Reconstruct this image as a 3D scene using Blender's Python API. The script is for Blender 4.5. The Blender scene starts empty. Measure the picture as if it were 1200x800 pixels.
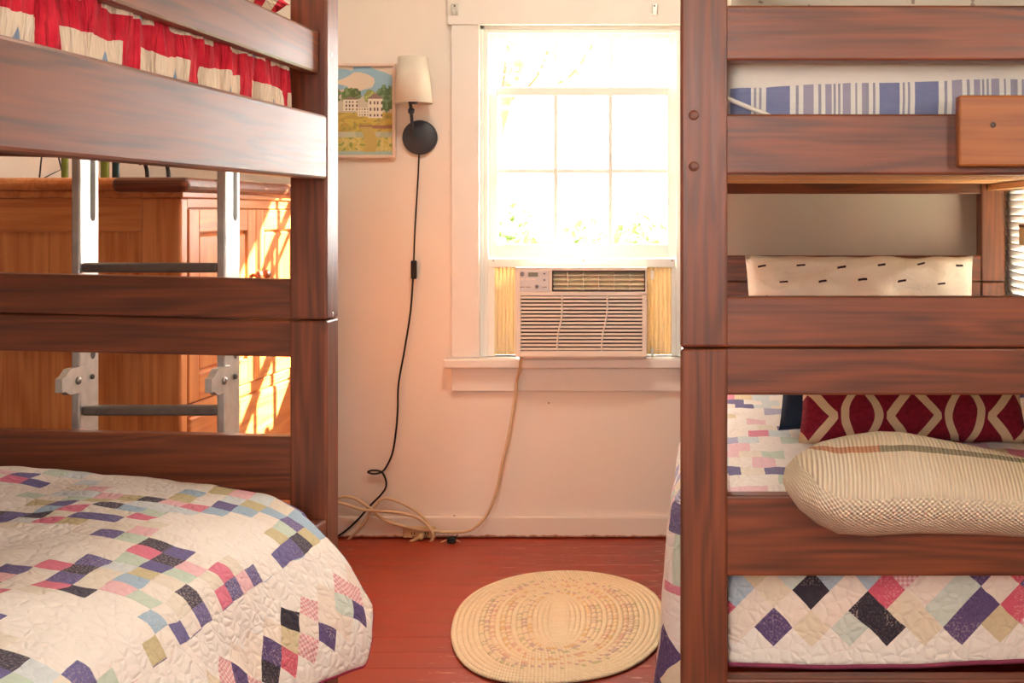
import bpy, bmesh, math, random
from mathutils import Vector, noise
random.seed(7)
SC = bpy.context.scene
COL = SC.collection
H = 1.13                      # eye height above the floor
F = 1410.0                    # focal length in pixels of the 1200 px frame

# ------------------------------------------------------------------ camera
cam_d = bpy.data.cameras.new('camera')
cam = bpy.data.objects.new('camera', cam_d); COL.objects.link(cam)
cam.location = (0, 0, H); cam.rotation_euler = (math.pi/2, 0, 0)
cam_d.sensor_width = 36.0; cam_d.lens = F/1200*36
cam_d.shift_x = -0.2; cam_d.shift_y = -0.125
cam_d.clip_start = 0.02
SC.camera = cam

# ------------------------------------------------------------------ world, sun, exposure
W = bpy.data.worlds.new('world'); SC.world = W; W.use_nodes = True
wn = W.node_tree.nodes; wl = W.node_tree.links
bg = wn['Background']
bg.inputs['Color'].default_value = (1.0, 0.98, 0.95, 1)
bg.inputs['Strength'].default_value = 9.0

sun_d = bpy.data.lights.new('sun', 'SUN'); sun_d.energy = 30.0; sun_d.angle = 0.012
sun_d.color = (1.0, 0.86, 0.62)
sun = bpy.data.objects.new('sun', sun_d); COL.objects.link(sun)
SUN_DIR = Vector((-0.87, -0.70, -0.60)).normalized()
sun.rotation_euler = SUN_DIR.to_track_quat('-Z', 'Y').to_euler()
sun.location = (6, 8, 6)

def portal(name, loc, rot, sx, sy):
    d = bpy.data.lights.new(name, 'AREA'); d.shape = 'RECTANGLE'; d.size = sx; d.size_y = sy
    d.cycles.is_portal = True
    o = bpy.data.objects.new(name, d); COL.objects.link(o); o.location = loc; o.rotation_euler = rot
    return o
YB = 4.20                     # room face of the window wall
XR, XL, YF0 = 1.02, -1.98, -1.3
ZC = 2.45
portal('portal_back', (-0.47, YB+0.14, H+0.22), (-math.pi/2, 0, 0), 0.70, 0.9)
portal('portal_right', (XR+0.14, 3.72, H+0.1), (0, math.pi/2, 0), 1.1, 0.72)
portal('portal_side', (XR+0.14, 0.55, 1.60), (0, math.pi/2, 0), 0.8, 0.7)
portal('portal_front', (-0.4, YF0-0.14, 1.65), (math.pi/2, 0, 0), 0.9, 1.0)

vs = SC.view_settings
vs.view_transform = 'Standard'; vs.look = 'None'; vs.gamma = 1.0; vs.use_curve_mapping = False
vs.exposure = 1.35

# ------------------------------------------------------------------ node helpers
def srgb(r, g, b):
    f = lambda c: (c/12.92 if c <= 0.04045 else ((c+0.055)/1.055)**2.4)
    return (f(r/255), f(g/255), f(b/255), 1.0)

class S:
    """socket with arithmetic"""
    nt = None
    def __init__(self, s): self.s = s
    @staticmethod
    def m(op, *a):
        n = S.nt.nodes.new('ShaderNodeMath'); n.operation = op
        for i, x in enumerate(a):
            if isinstance(x, S): S.nt.links.new(x.s, n.inputs[i])
            else: n.inputs[i].default_value = x
        return S(n.outputs[0])
    def __add__(a, b): return S.m('ADD', a, b)
    def __sub__(a, b): return S.m('SUBTRACT', a, b)
    def __rsub__(a, b): return S.m('SUBTRACT', b, a)
    def __mul__(a, b): return S.m('MULTIPLY', a, b)
    __radd__ = __add__; __rmul__ = __mul__
    def __truediv__(a, b): return S.m('DIVIDE', a, b)
    def __lt__(a, b): return S.m('LESS_THAN', a, b)
    def __gt__(a, b): return S.m('GREATER_THAN', a, b)
    def floor(a): return S.m('FLOOR', a)
    def fract(a): return S.m('FRACT', a)
    def abs(a): return S.m('ABSOLUTE', a)
    def sin(a): return S.m('SINE', a)
    def sqrt(a): return S.m('SQRT', a)
    def mod(a, b): return S.m('FLOORED_MODULO', a, b)
    def mx(a, b): return S.m('MAXIMUM', a, b)
    def mn(a, b): return S.m('MINIMUM', a, b)

def newmat(name, rough=0.6, spec=0.4):
    m = bpy.data.materials.new(name); m.use_nodes = True
    nt = m.node_tree; S.nt = nt
    b = nt.nodes['Principled BSDF']
    b.inputs['Roughness'].default_value = rough
    b.inputs['Specular IOR Level'].default_value = spec
    return m, nt, b

def noise_tex(nt, vec, scale, detail=3, rough=0.5, dist=0.0):
    n = nt.nodes.new('ShaderNodeTexNoise')
    n.inputs['Scale'].default_value = scale; n.inputs['Detail'].default_value = detail
    n.inputs['Roughness'].default_value = rough; n.inputs['Distortion'].default_value = dist
    if vec is not None: nt.links.new(vec, n.inputs['Vector'])
    return n
def mapping(nt, out, scale=(1, 1, 1), rot=(0, 0, 0), loc=(0, 0, 0)):
    n = nt.nodes.new('ShaderNodeMapping'); n.inputs['Scale'].default_value = scale
    n.inputs['Rotation'].default_value = rot; n.inputs['Location'].default_value = loc
    nt.links.new(out, n.inputs['Vector']); return n.outputs[0]
def ramp(nt, fac, stops, interp='LINEAR'):
    n = nt.nodes.new('ShaderNodeValToRGB'); n.color_ramp.interpolation = interp
    e = n.color_ramp.elements
    while len(e) < len(stops): e.new(1.0)
    for i, (p, c) in enumerate(stops): e[i].position = p; e[i].color = c
    nt.links.new(fac.s if isinstance(fac, S) else fac, n.inputs[0]); return n.outputs[0]
def mix(nt, fac, a, b):
    n = nt.nodes.new('ShaderNodeMix'); n.data_type = 'RGBA'
    def put(i, x):
        if isinstance(x, S): x = x.s
        if isinstance(x, (tuple, list, float, int)): n.inputs[i].default_value = x
        else: nt.links.new(x, n.inputs[i])
    put(0, fac); put(6, a); put(7, b)
    return n.outputs[2]
def bump(nt, b, height, strength=0.3, dist=0.01):
    n = nt.nodes.new('ShaderNodeBump'); n.inputs['Strength'].default_value = strength
    n.inputs['Distance'].default_value = dist
    nt.links.new(height.s if isinstance(height, S) else height, n.inputs['Height'])
    nt.links.new(n.outputs[0], b.inputs['Normal'])
def coord(nt, kind='Object'):
    n = nt.nodes.new('ShaderNodeTexCoord'); return n.outputs[kind]
def sep(nt, vec):
    n = nt.nodes.new('ShaderNodeSeparateXYZ'); nt.links.new(vec, n.inputs[0])
    return S(n.outputs[0]), S(n.outputs[1]), S(n.outputs[2])
def comb(nt, x, y, z=0.0):
    n = nt.nodes.new('ShaderNodeCombineXYZ')
    for i, q in enumerate((x, y, z)):
        if isinstance(q, S): nt.links.new(q.s, n.inputs[i])
        else: n.inputs[i].default_value = q
    return n.outputs[0]
def white(nt, vec):
    n = nt.nodes.new('ShaderNodeTexWhiteNoise'); n.noise_dimensions = '3D'
    nt.links.new(vec, n.inputs['Vector']); return S(n.outputs['Value'])

def plain(name, c, rough=0.55, spec=0.4, metal=0.0, grain=0.06, gscale=40, bstr=0.05):
    m, nt, b = newmat(name, rough, spec)
    b.inputs['Metallic'].default_value = metal
    n = noise_tex(nt, coord(nt), gscale, 4)
    c2 = tuple(max(0, x*(1-grain*2)) for x in c[:3])+(1,)
    col = ramp(nt, n.outputs['Fac'], [(0.3, c2), (0.7, c)])
    nt.links.new(col, b.inputs['Base Color'])
    if bstr: bump(nt, b, n.outputs['Fac'], bstr, 0.004)
    return m

def wood(name, axis, light, dark, rough=0.38, spec=0.5, ringscale=9.0, wear=0.0):
    m, nt, b = newmat(name, rough, spec)
    info = nt.nodes.new('ShaderNodeObjectInfo')
    co = nt.nodes.new('ShaderNodeVectorMath'); co.operation = 'MULTIPLY_ADD'
    nt.links.new(coord(nt), co.inputs[0]); co.inputs[1].default_value = (1, 1, 1)
    off = nt.nodes.new('ShaderNodeVectorMath'); off.operation = 'SCALE'
    off.inputs[0].default_value = (13.0, 7.0, 5.0); nt.links.new(info.outputs['Random'], off.inputs['Scale'])
    nt.links.new(off.outputs[0], co.inputs[2])
    sc = {'X': (0.5, 6, 6), 'Y': (6, 0.5, 6), 'Z': (6, 6, 0.5)}[axis]
    v = mapping(nt, co.outputs[0], sc)
    n1 = noise_tex(nt, v, 1.9, 2, 0.5, 0.35)
    rings = (S(n1.outputs['Fac'])*ringscale*6.28).sin()*0.5+0.5
    fs = {'X': (4, 130, 130), 'Y': (130, 4, 130), 'Z': (130, 130, 4)}[axis]
    n2 = noise_tex(nt, mapping(nt, co.outputs[0], fs), 1.0, 3)
    n3 = noise_tex(nt, co.outputs[0], 3.0, 2)
    mixv = rings*0.22+S(n2.outputs['Fac'])*0.62+S(n3.outputs['Fac'])*0.3
    mid = tuple((a+c)/2 for a, c in zip(light, dark))
    col = ramp(nt, mixv, [(0.34, dark), (0.58, mid), (0.84, light)])
    # knots
    vo = nt.nodes.new('ShaderNodeTexVoronoi'); vo.inputs['Scale'].default_value = 1.0
    ks = {'X': (2.2, 6, 6), 'Y': (6, 2.2, 6), 'Z': (6, 6, 2.2)}[axis]
    nt.links.new(mapping(nt, co.outputs[0], ks), vo.inputs['Vector'])
    kn = ramp(nt, vo.outputs['Distance'], [(0.0, (1, 1, 1, 1)), (0.06, (1, 1, 1, 1)), (0.11, (0, 0, 0, 1))])
    kd = tuple(x*0.45 for x in dark[:3])+(1,)
    col = mix(nt, S(kn)*0.55, col, kd)
    nt.links.new(col, b.inputs['Base Color'])
    rr = S(n2.outputs['Fac'])*0.18+(rough-0.08)
    nt.links.new(rr.s, b.inputs['Roughness'])
    bump(nt, b, n2.outputs['Fac'], 0.12, 0.002)
    return m

MT = {}
WL, WD = srgb(140, 70, 36), srgb(82, 38, 19)
for a in 'XYZ': MT['bunk'+a] = wood('stained_pine_'+a, a, WL, WD, 0.42, 0.65)
OL, OD = srgb(234, 156, 92), srgb(200, 110, 54)
for a in 'XYZ': MT['pine'+a] = wood('orange_pine_'+a, a, OL, OD, 0.35, 0.5, 7)
MT['pinetop'] = wood('walnut_edge', 'X', srgb(140, 74, 44), srgb(92, 44, 26), 0.4)
MT['board'] = wood('amber_board', 'X', srgb(176, 104, 44), srgb(140, 74, 30), 0.4, 0.5, 5)
MT['slat'] = wood('raw_pine', 'X', srgb(214, 160, 112), srgb(186, 128, 84), 0.6)
MT['wall'] = plain('wall_paint', srgb(234, 222, 211), 0.75, 0.25, grain=0.015, gscale=6, bstr=0.03)
MT['ceil'] = plain('ceiling_paint', srgb(240, 232, 220), 0.8, 0.2, grain=0.01)
MT['trim'] = plain('trim_paint', srgb(228, 222, 216), 0.45, 0.4, grain=0.015, gscale=12, bstr=0.02)
MT['sash'] = plain('sash_paint', srgb(238, 238, 232), 0.4, 0.4, grain=0.01, gscale=12, bstr=0.02)
MT['plastic'] = plain('ac_plastic', srgb(226, 212, 200), 0.4, 0.4, grain=0.01, bstr=0)
MT['plastic_panel'] = plain('ac_panel', srgb(206, 200, 200), 0.45, 0.4, grain=0.01, bstr=0)
MT['dark'] = plain('dark_recess', srgb(70, 54, 48), 0.7, 0.2, grain=0.05, bstr=0)
MT['mark'] = plain('grey_print', srgb(120, 116, 122), 0.6, 0.2, grain=0.02, bstr=0)
MT['lcd'] = plain('lcd_grey', srgb(128, 132, 124), 0.2, 0.5, grain=0.02, bstr=0)
MT['black'] = plain('black_metal', srgb(56, 60, 70), 0.45, 0.4, grain=0.04, bstr=0.02)
MT['rubber'] = plain('black_rubber', srgb(26, 24, 26), 0.5, 0.3, grain=0.03, bstr=0)
MT['cordw'] = plain('ivory_cord', srgb(214, 186, 150), 0.5, 0.35, grain=0.02, bstr=0)
MT['ivory'] = plain('ivory_plastic', srgb(216, 188, 140), 0.4, 0.4, grain=0.02, bstr=0)
MT['alu'] = plain('brushed_metal', srgb(206, 202, 194), 0.38, 0.5, metal=0.7, grain=0.1, gscale=30, bstr=0.05)
MT['rung'] = plain('grey_tread', srgb(128, 116, 106), 0.5, 0.4, metal=0.4, grain=0.1, gscale=60)
MT['slot'] = plain('slot_grey', srgb(96, 84, 74), 0.6, 0.3, grain=0.05)
MT['steel'] = plain('steel', srgb(176, 172, 166), 0.3, 0.5, metal=0.9, grain=0.05, bstr=0)
MT['mattress'] = plain('mattress_ticking', srgb(226, 218, 204), 0.9, 0.1, grain=0.03)
MT['creamsheet'] = plain('cream_sheet', srgb(226, 216, 204), 0.9, 0.1, grain=0.03, gscale=10, bstr=0.1)
MT['navy'] = plain('navy_cotton', srgb(44, 56, 76), 0.9, 0.1, grain=0.08, gscale=120)
MT['binding'] = plain('raspberry_binding', srgb(176, 74, 104), 0.85, 0.1, grain=0.08, gscale=200)
MT['plumbind'] = plain('plum_binding', srgb(150, 70, 96), 0.85, 0.1, grain=0.08, gscale=200)
MT['shade'] = plain('lamp_linen', srgb(240, 230, 216), 0.85, 0.1, grain=0.02, gscale=200)
MT['blind'] = plain('blind_vinyl', srgb(240, 238, 236), 0.5, 0.3, grain=0.01, bstr=0)
MT['frame'] = plain('pinkish_frame', srgb(230, 204, 188), 0.45, 0.4, grain=0.03, bstr=0)
MT['leaf'] = plain('leaf', srgb(178, 198, 140), 0.6, 0.3, grain=0.25, gscale=4, bstr=0)
MT['bark'] = plain('bark', srgb(120, 98, 80), 0.9, 0.1, grain=0.2, gscale=20, bstr=0.3)
MT['grass'] = plain('grass', srgb(140, 150, 90), 0.9, 0.1, grain=0.2, gscale=6)
MT['green_glass'] = plain('green_glaze', srgb(120, 136, 50), 0.25, 0.5, grain=0.1)
MT['teal'] = plain('teal_glaze', srgb(30, 62, 66), 0.3, 0.5, grain=0.1)
MT['accordion'] = None

def glassmat():
    m = bpy.data.materials.new('window_glass'); m.use_nodes = True; nt = m.node_tree
    nt.nodes.clear()
    o = nt.nodes.new('ShaderNodeOutputMaterial'); t = nt.nodes.new('ShaderNodeBsdfTransparent')
    g = nt.nodes.new('ShaderNodeBsdfGlossy'); g.inputs['Roughness'].default_value = 0.02
    mx = nt.nodes.new('ShaderNodeMixShader'); mx.inputs[0].default_value = 0.05
    nt.links.new(t.outputs[0], mx.inputs[1]); nt.links.new(g.outputs[0], mx.inputs[2])
    nt.links.new(mx.outputs[0], o.inputs['Surface'])
    return m
MT['glass'] = glassmat()
def translucent(name, c, amt=0.5):
    m, nt, b = newmat(name, 0.7, 0.2)
    n = noise_tex(nt, coord(nt), 30, 3)
    col = ramp(nt, n.outputs['Fac'], [(0.3, tuple(x*0.95 for x in c[:3])+(1,)), (0.7, c)])
    nt.links.new(col, b.inputs['Base Color'])
    t = nt.nodes.new('ShaderNodeBsdfTranslucent'); nt.links.new(col, t.inputs['Color'])
    mx = nt.nodes.new('ShaderNodeMixShader'); mx.inputs[0].default_value = amt
    nt.links.new(b.outputs[0], mx.inputs[1]); nt.links.new(t.outputs[0], mx.inputs[2])
    nt.links.new(mx.outputs[0], nt.nodes['Material Output'].inputs['Surface'])
    return m
MT['accordion'] = translucent('accordion_vinyl', srgb(236, 218, 188), 0.2)
MT['blind'] = translucent('blind_vinyl_thin', srgb(240, 238, 236), 0.05)

# ------------------------------------------------------------------ object helpers
ORG = {}
def thing(name, label, cat, loc=(0, 0, 0), group=None):
    o = bpy.data.objects.new(name, None); COL.objects.link(o); o.location = loc
    o.empty_display_size = 0.05
    ORG[o.name] = Vector(loc); o['label'] = label; o['category'] = cat
    if group: o['group'] = group
    return o
def link(name, verts, faces, mat, parent=None, smooth=False, origin=None, uv=None):
    """mesh object from WORLD coordinates; the origin is the parent's, or given"""
    org = ORG[parent.name] if parent is not None else Vector(origin or (0, 0, 0))
    me = bpy.data.meshes.new(name)
    me.from_pydata([tuple(Vector(v)-org) for v in verts], [], faces)
    if uv is not None:
        l = me.uv_layers.new(name='UVMap')
        for lp in me.loops: l.data[lp.index].uv = uv[lp.vertex_index]
    me.materials.append(mat)
    if smooth:
        for p in me.polygons: p.use_smooth = True
    o = bpy.data.objects.new(name, me); COL.objects.link(o); ORG[o.name] = org.copy()
    if parent is not None: o.parent = parent
    else: o.location = org
    return o
def tag(o, label, cat, group=None):
    o['label'] = label; o['category'] = cat
    if group: o['group'] = group
    return o
def struct(o): o['kind'] = 'structure'; return o
def bm_out(bm):
    bm.verts.index_update()
    v = [w.co.copy() for w in bm.verts]; f = [[x.index for x in q.verts] for q in bm.faces]
    bm.free(); return v, f
def boxgeo(x0, x1, y0, y1, z0, z1, bev=0.0, seg=2, shear=None):
    bm = bmesh.new()
    vs_ = [bm.verts.new((x, y, z)) for z in (z0, z1) for y in (y0, y1) for x in (x0, x1)]
    for q in ((0, 2, 3, 1), (4, 5, 7, 6), (0, 1, 5, 4), (2, 6, 7, 3), (0, 4, 6, 2), (1, 3, 7, 5)):
        bm.faces.new([vs_[i] for i in q])
    if bev > 0:
        bmesh.ops.bevel(bm, geom=list(bm.edges), offset=bev, segments=seg, profile=0.5, affect='EDGES')
    if shear:
        k, xr = shear
        for v in bm.verts: v.co.z += k*(v.co.x-xr)
    return bm_out(bm)
def box(name, x0, x1, y0, y1, z0, z1, mat, parent=None, bev=0.004, seg=2, shear=None):
    v, f = boxgeo(x0, x1, y0, y1, z0, z1, bev, seg, shear)
    return link(name, v, f, mat, parent, origin=None if parent else ((x0+x1)/2, (y0+y1)/2, z0))
def merge(geos):
    V, Fc = [], []
    for v, f in geos:
        o = len(V); V += list(v); Fc += [[i+o for i in q] for q in f]
    return V, Fc
def catmull(pts, n=8):
    P = [Vector(p) for p in pts]; out = []
    for i in range(len(P)-1):
        p0, p1, p2, p3 = P[max(i-1, 0)], P[i], P[i+1], P[min(i+2, len(P)-1)]
        for k in range(n):
            t = k/n
            out.append(0.5*((2*p1)+(p2-p0)*t+(2*p0-5*p1+4*p2-p3)*t*t+(3*p1-p0-3*p2+p3)*t**3))
    out.append(P[-1]); return out
def tubegeo(path, r, n=8, closed=False):
    path = [Vector(p) for p in path]; V, Fc = [], []; m = len(path)
    up = None
    for i, p in enumerate(path):
        a = path[(i-1) % m] if closed or i > 0 else p; b = path[(i+1) % m] if closed or i < m-1 else p
        t = (b-a).normalized()
        if up is None:
            up = Vector((0, 0, 1)) if abs(t.z) < 0.9 else Vector((1, 0, 0))
        s = t.cross(up).normalized(); up = s.cross(t).normalized()
        rr = r[i] if isinstance(r, (list, tuple)) else r
        for k in range(n):
            a_ = 2*math.pi*k/n
            V.append(p+(s*math.cos(a_)+up*math.sin(a_))*rr)
    for i in range(m if closed else m-1):
        j = (i+1) % m
        for k in range(n):
            k2 = (k+1) % n; Fc.append([i*n+k, i*n+k2, j*n+k2, j*n+k])
    if not closed:
        Fc.append(list(range(n))[::-1]); Fc.append([(m-1)*n+k for k in range(n)])
    return V, Fc
def tube(name, path, r, mat, parent=None, n=8, origin=None, closed=False):
    v, f = tubegeo(path, r, n, closed)
    return link(name, v, f, mat, parent, True, origin)
def lathe(name, c, prof, mat, parent=None, axis='Z', n=24, smooth=True):
    """prof: (radius, height) along the axis from c"""
    V, Fc = [], []; c = Vector(c)
    for r, h in prof:
        for k in range(n):
            a = 2*math.pi*k/n; u, w = r*math.cos(a), r*math.sin(a)
            V.append(c+{'Z': Vector((u, w, h)), 'Y': Vector((u, h, w)), 'X': Vector((h, u, w))}[axis])
    for i in range(len(prof)-1):
        for k in range(n):
            k2 = (k+1) % n; Fc.append([i*n+k, i*n+k2, (i+1)*n+k2, (i+1)*n+k])
    Fc.append(list(range(n))[::-1]); Fc.append([(len(prof)-1)*n+k for k in range(n)])
    return link(name, V, Fc, mat, parent, smooth, origin=c)
def P(px, py, Y):
    """a point at depth Y where the photograph shows pixel (px, py)"""
    return Vector(((px-840)*Y/F, Y, H-(py-250)*Y/F))
def grid(nu, nv, fn):
    V = []; uv = []
    for j in range(nv+1):
        for i in range(nu+1):
            p, t = fn(i/nu, j/nv); V.append(p); uv.append(t)
    Fc = [[j*(nu+1)+i, j*(nu+1)+i+1, (j+1)*(nu+1)+i+1, (j+1)*(nu+1)+i] for j in range(nv) for i in range(nu)]
    return V, Fc, uv
def nz(x, y, z=0.0): return noise.noise(Vector((x, y, z)))
def addmod(o, kind, **kw):
    m = o.modifiers.new(kind.lower(), kind)
    for k, v in kw.items(): setattr(m, k, v)
    return m

# ================================================================== THE SETTING
def wall_x(name, y0, y1, holes, x0=XL-0.15, x1=XR+0.15):
    """wall in the XZ plane with rectangular holes (xa, xb, za, zb), sorted by xa"""
    g = []; x = x0
    for (xa, xb, za, zb) in holes:
        g.append(boxgeo(x, xa, y0, y1, 0, ZC)); g.append(boxgeo(xa, xb, y0, y1, 0, za)); g.append(boxgeo(xa, xb, y0, y1, zb, ZC)); x = xb
    g.append(boxgeo(x, x1, y0, y1, 0, ZC))
    v, f = merge(g); return struct(link(name, v, f, MT['wall'], origin=((x0+x1)/2, (y0+y1)/2, 0)))
def wall_y(name, x0, x1, holes, y0=YF0, y1=YB):
    g = []; y = y0
    for (ya, yb, za, zb) in holes:
        g.append(boxgeo(x0, x1, y, ya, 0, ZC)); g.append(boxgeo(x0, x1, ya, yb, 0, za)); g.append(boxgeo(x0, x1, ya, yb, zb, ZC)); y = yb
    g.append(boxgeo(x0, x1, y, y1, 0, ZC))
    v, f = merge(g); return struct(link(name, v, f, MT['wall'], origin=((x0+x1)/2, (y0+y1)/2, 0)))

WX0, WX1, WZ0, WZ1 = -0.825, -0.116, H-0.500, H+0.655     # window opening
wall_back = wall_x('wall_back', YB, YB+0.13, [(WX0, WX1, WZ0, WZ1)])
RW = (3.42, 4.06, H-0.46, H+0.66)
SW = (0.20, 0.90, 1.20, 2.00)
wall_right = wall_y('wall_right', XR, XR+0.13, [SW, RW])
wall_left = wall_y('wall_left', XL-0.13, XL, [])
FW = [(-0.85, 0.05, 1.15, 2.15)]
wall_front = wall_x('wall_front', YF0-0.13, YF0, FW)
struct(box('ceiling', XL-0.15, XR+0.15, YF0-0.15, YB+0.15, ZC, ZC+0.1, MT['ceil'], bev=0))

# floor: painted boards
def floormat():
    m, nt, b = newmat('red_floor_paint', 0.33, 0.5)
    co = coord(nt)
    n1 = noise_tex(nt, mapping(nt, co, (0.6, 3, 1)), 2.0, 4)
    col = ramp(nt, n1.outputs['Fac'], [(0.3, srgb(134, 43, 25)), (0.7, srgb(164, 57, 33))])
    n2 = noise_tex(nt, mapping(nt, co, (5, 26, 5)), 2.2, 6, 0.7, 0.4)
    n3 = noise_tex(nt, co, 1.3, 2)
    msk = S(ramp(nt, n2.outputs['Fac'], [(0.60, (0, 0, 0, 1)), (0.64, (1, 1, 1, 1))]))*S(ramp(nt, n3.outputs['Fac'], [(0.45, (0, 0, 0, 1)), (0.6, (1, 1, 1, 1))]))
    col = mix(nt, msk*0.6, col, srgb(220, 170, 140))
    nt.links.new(col, b.inputs['Base Color'])
    rr = S(n1.outputs['Fac'])*0.2+0.25
    nt.links.new(rr.s, b.inputs['Roughness'])
    bump(nt, b, noise_tex(nt, mapping(nt, co, (2, 40, 2)), 3, 3).outputs['Fac'], 0.08, 0.003)
    return m
MT['floor'] = floormat()
floor = struct(box('floor', XL-0.15, XR+0.15, YF0-0.15, YB+0.15, -0.06, -0.012, MT['floor'], bev=0))
bw = 0.11; y = YF0; k = 0
pv, pf = boxgeo(XL-0.1, XR+0.1, 0, bw-0.0005, -0.012, 0.0, 0.0007, 1)
pm = None
while y < YB:
    if pm is None:
        o = link('plank', [Vector(v)+Vector((0, y, 0)) for v in pv], pf, MT['floor'], floor); pm = o; y00 = y
    else:
        o = pm.copy(); COL.objects.link(o); o.parent = floor; o.location = (0, y-y00, 0)
    y += bw
def bbmat():
    m, nt, b = newmat('baseboard_paint', 0.5, 0.4)
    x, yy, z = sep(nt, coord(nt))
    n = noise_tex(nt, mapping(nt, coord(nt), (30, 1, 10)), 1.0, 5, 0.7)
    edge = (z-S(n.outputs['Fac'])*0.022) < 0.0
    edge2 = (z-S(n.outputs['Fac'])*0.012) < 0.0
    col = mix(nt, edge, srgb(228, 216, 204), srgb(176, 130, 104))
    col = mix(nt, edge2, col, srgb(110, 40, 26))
    nt.links.new(col, b.inputs['Base Color']); return m
MT['bb'] = bbmat()
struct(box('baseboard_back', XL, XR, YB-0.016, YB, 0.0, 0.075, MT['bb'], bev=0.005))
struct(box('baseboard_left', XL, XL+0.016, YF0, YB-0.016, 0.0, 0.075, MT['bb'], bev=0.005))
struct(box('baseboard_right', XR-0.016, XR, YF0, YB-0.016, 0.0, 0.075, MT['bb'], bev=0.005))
# grounds outside
struct(box('ground_outside', -30, 30, YB+0.2, 40, -0.7, -0.6, MT['grass'], bev=0))
struct(box('ground_side', XR+0.3, 30, YF0-0.2, YB+0.2, -0.7, -0.6, MT['grass'], bev=0))
struct(box('ground_front', -30, 30, -40, YF0-0.2, -0.7, -0.6, MT['grass'], bev=0))

cl = thing('added_ceiling_lamp', 'added round frosted ceiling lamp, out of view, brightening the room', 'lamp', (-0.45, 2.9, ZC))  # added lamp, out of view, that lifts the brightness of the room
MT['glow'], nt, b = newmat('frosted_glow', 0.5, 0.3)
b.inputs['Base Color'].default_value = (0.9, 0.85, 0.75, 1); b.inputs['Emission Color'].default_value = (1.0, 0.91, 0.80, 1); b.inputs['Emission Strength'].default_value = 20.0
lathe('canopy', (-0.45, 2.9, ZC), [(0.09, 0.0), (0.09, -0.02), (0.06, -0.03)], MT['trim'], cl, 'Z', 24)
lathe('globe', (-0.45, 2.9, ZC), [(0.10, -0.03), (0.155, -0.06), (0.15, -0.10), (0.10, -0.13), (0.03, -0.142)], MT['glow'], cl, 'Z', 28)

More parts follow.
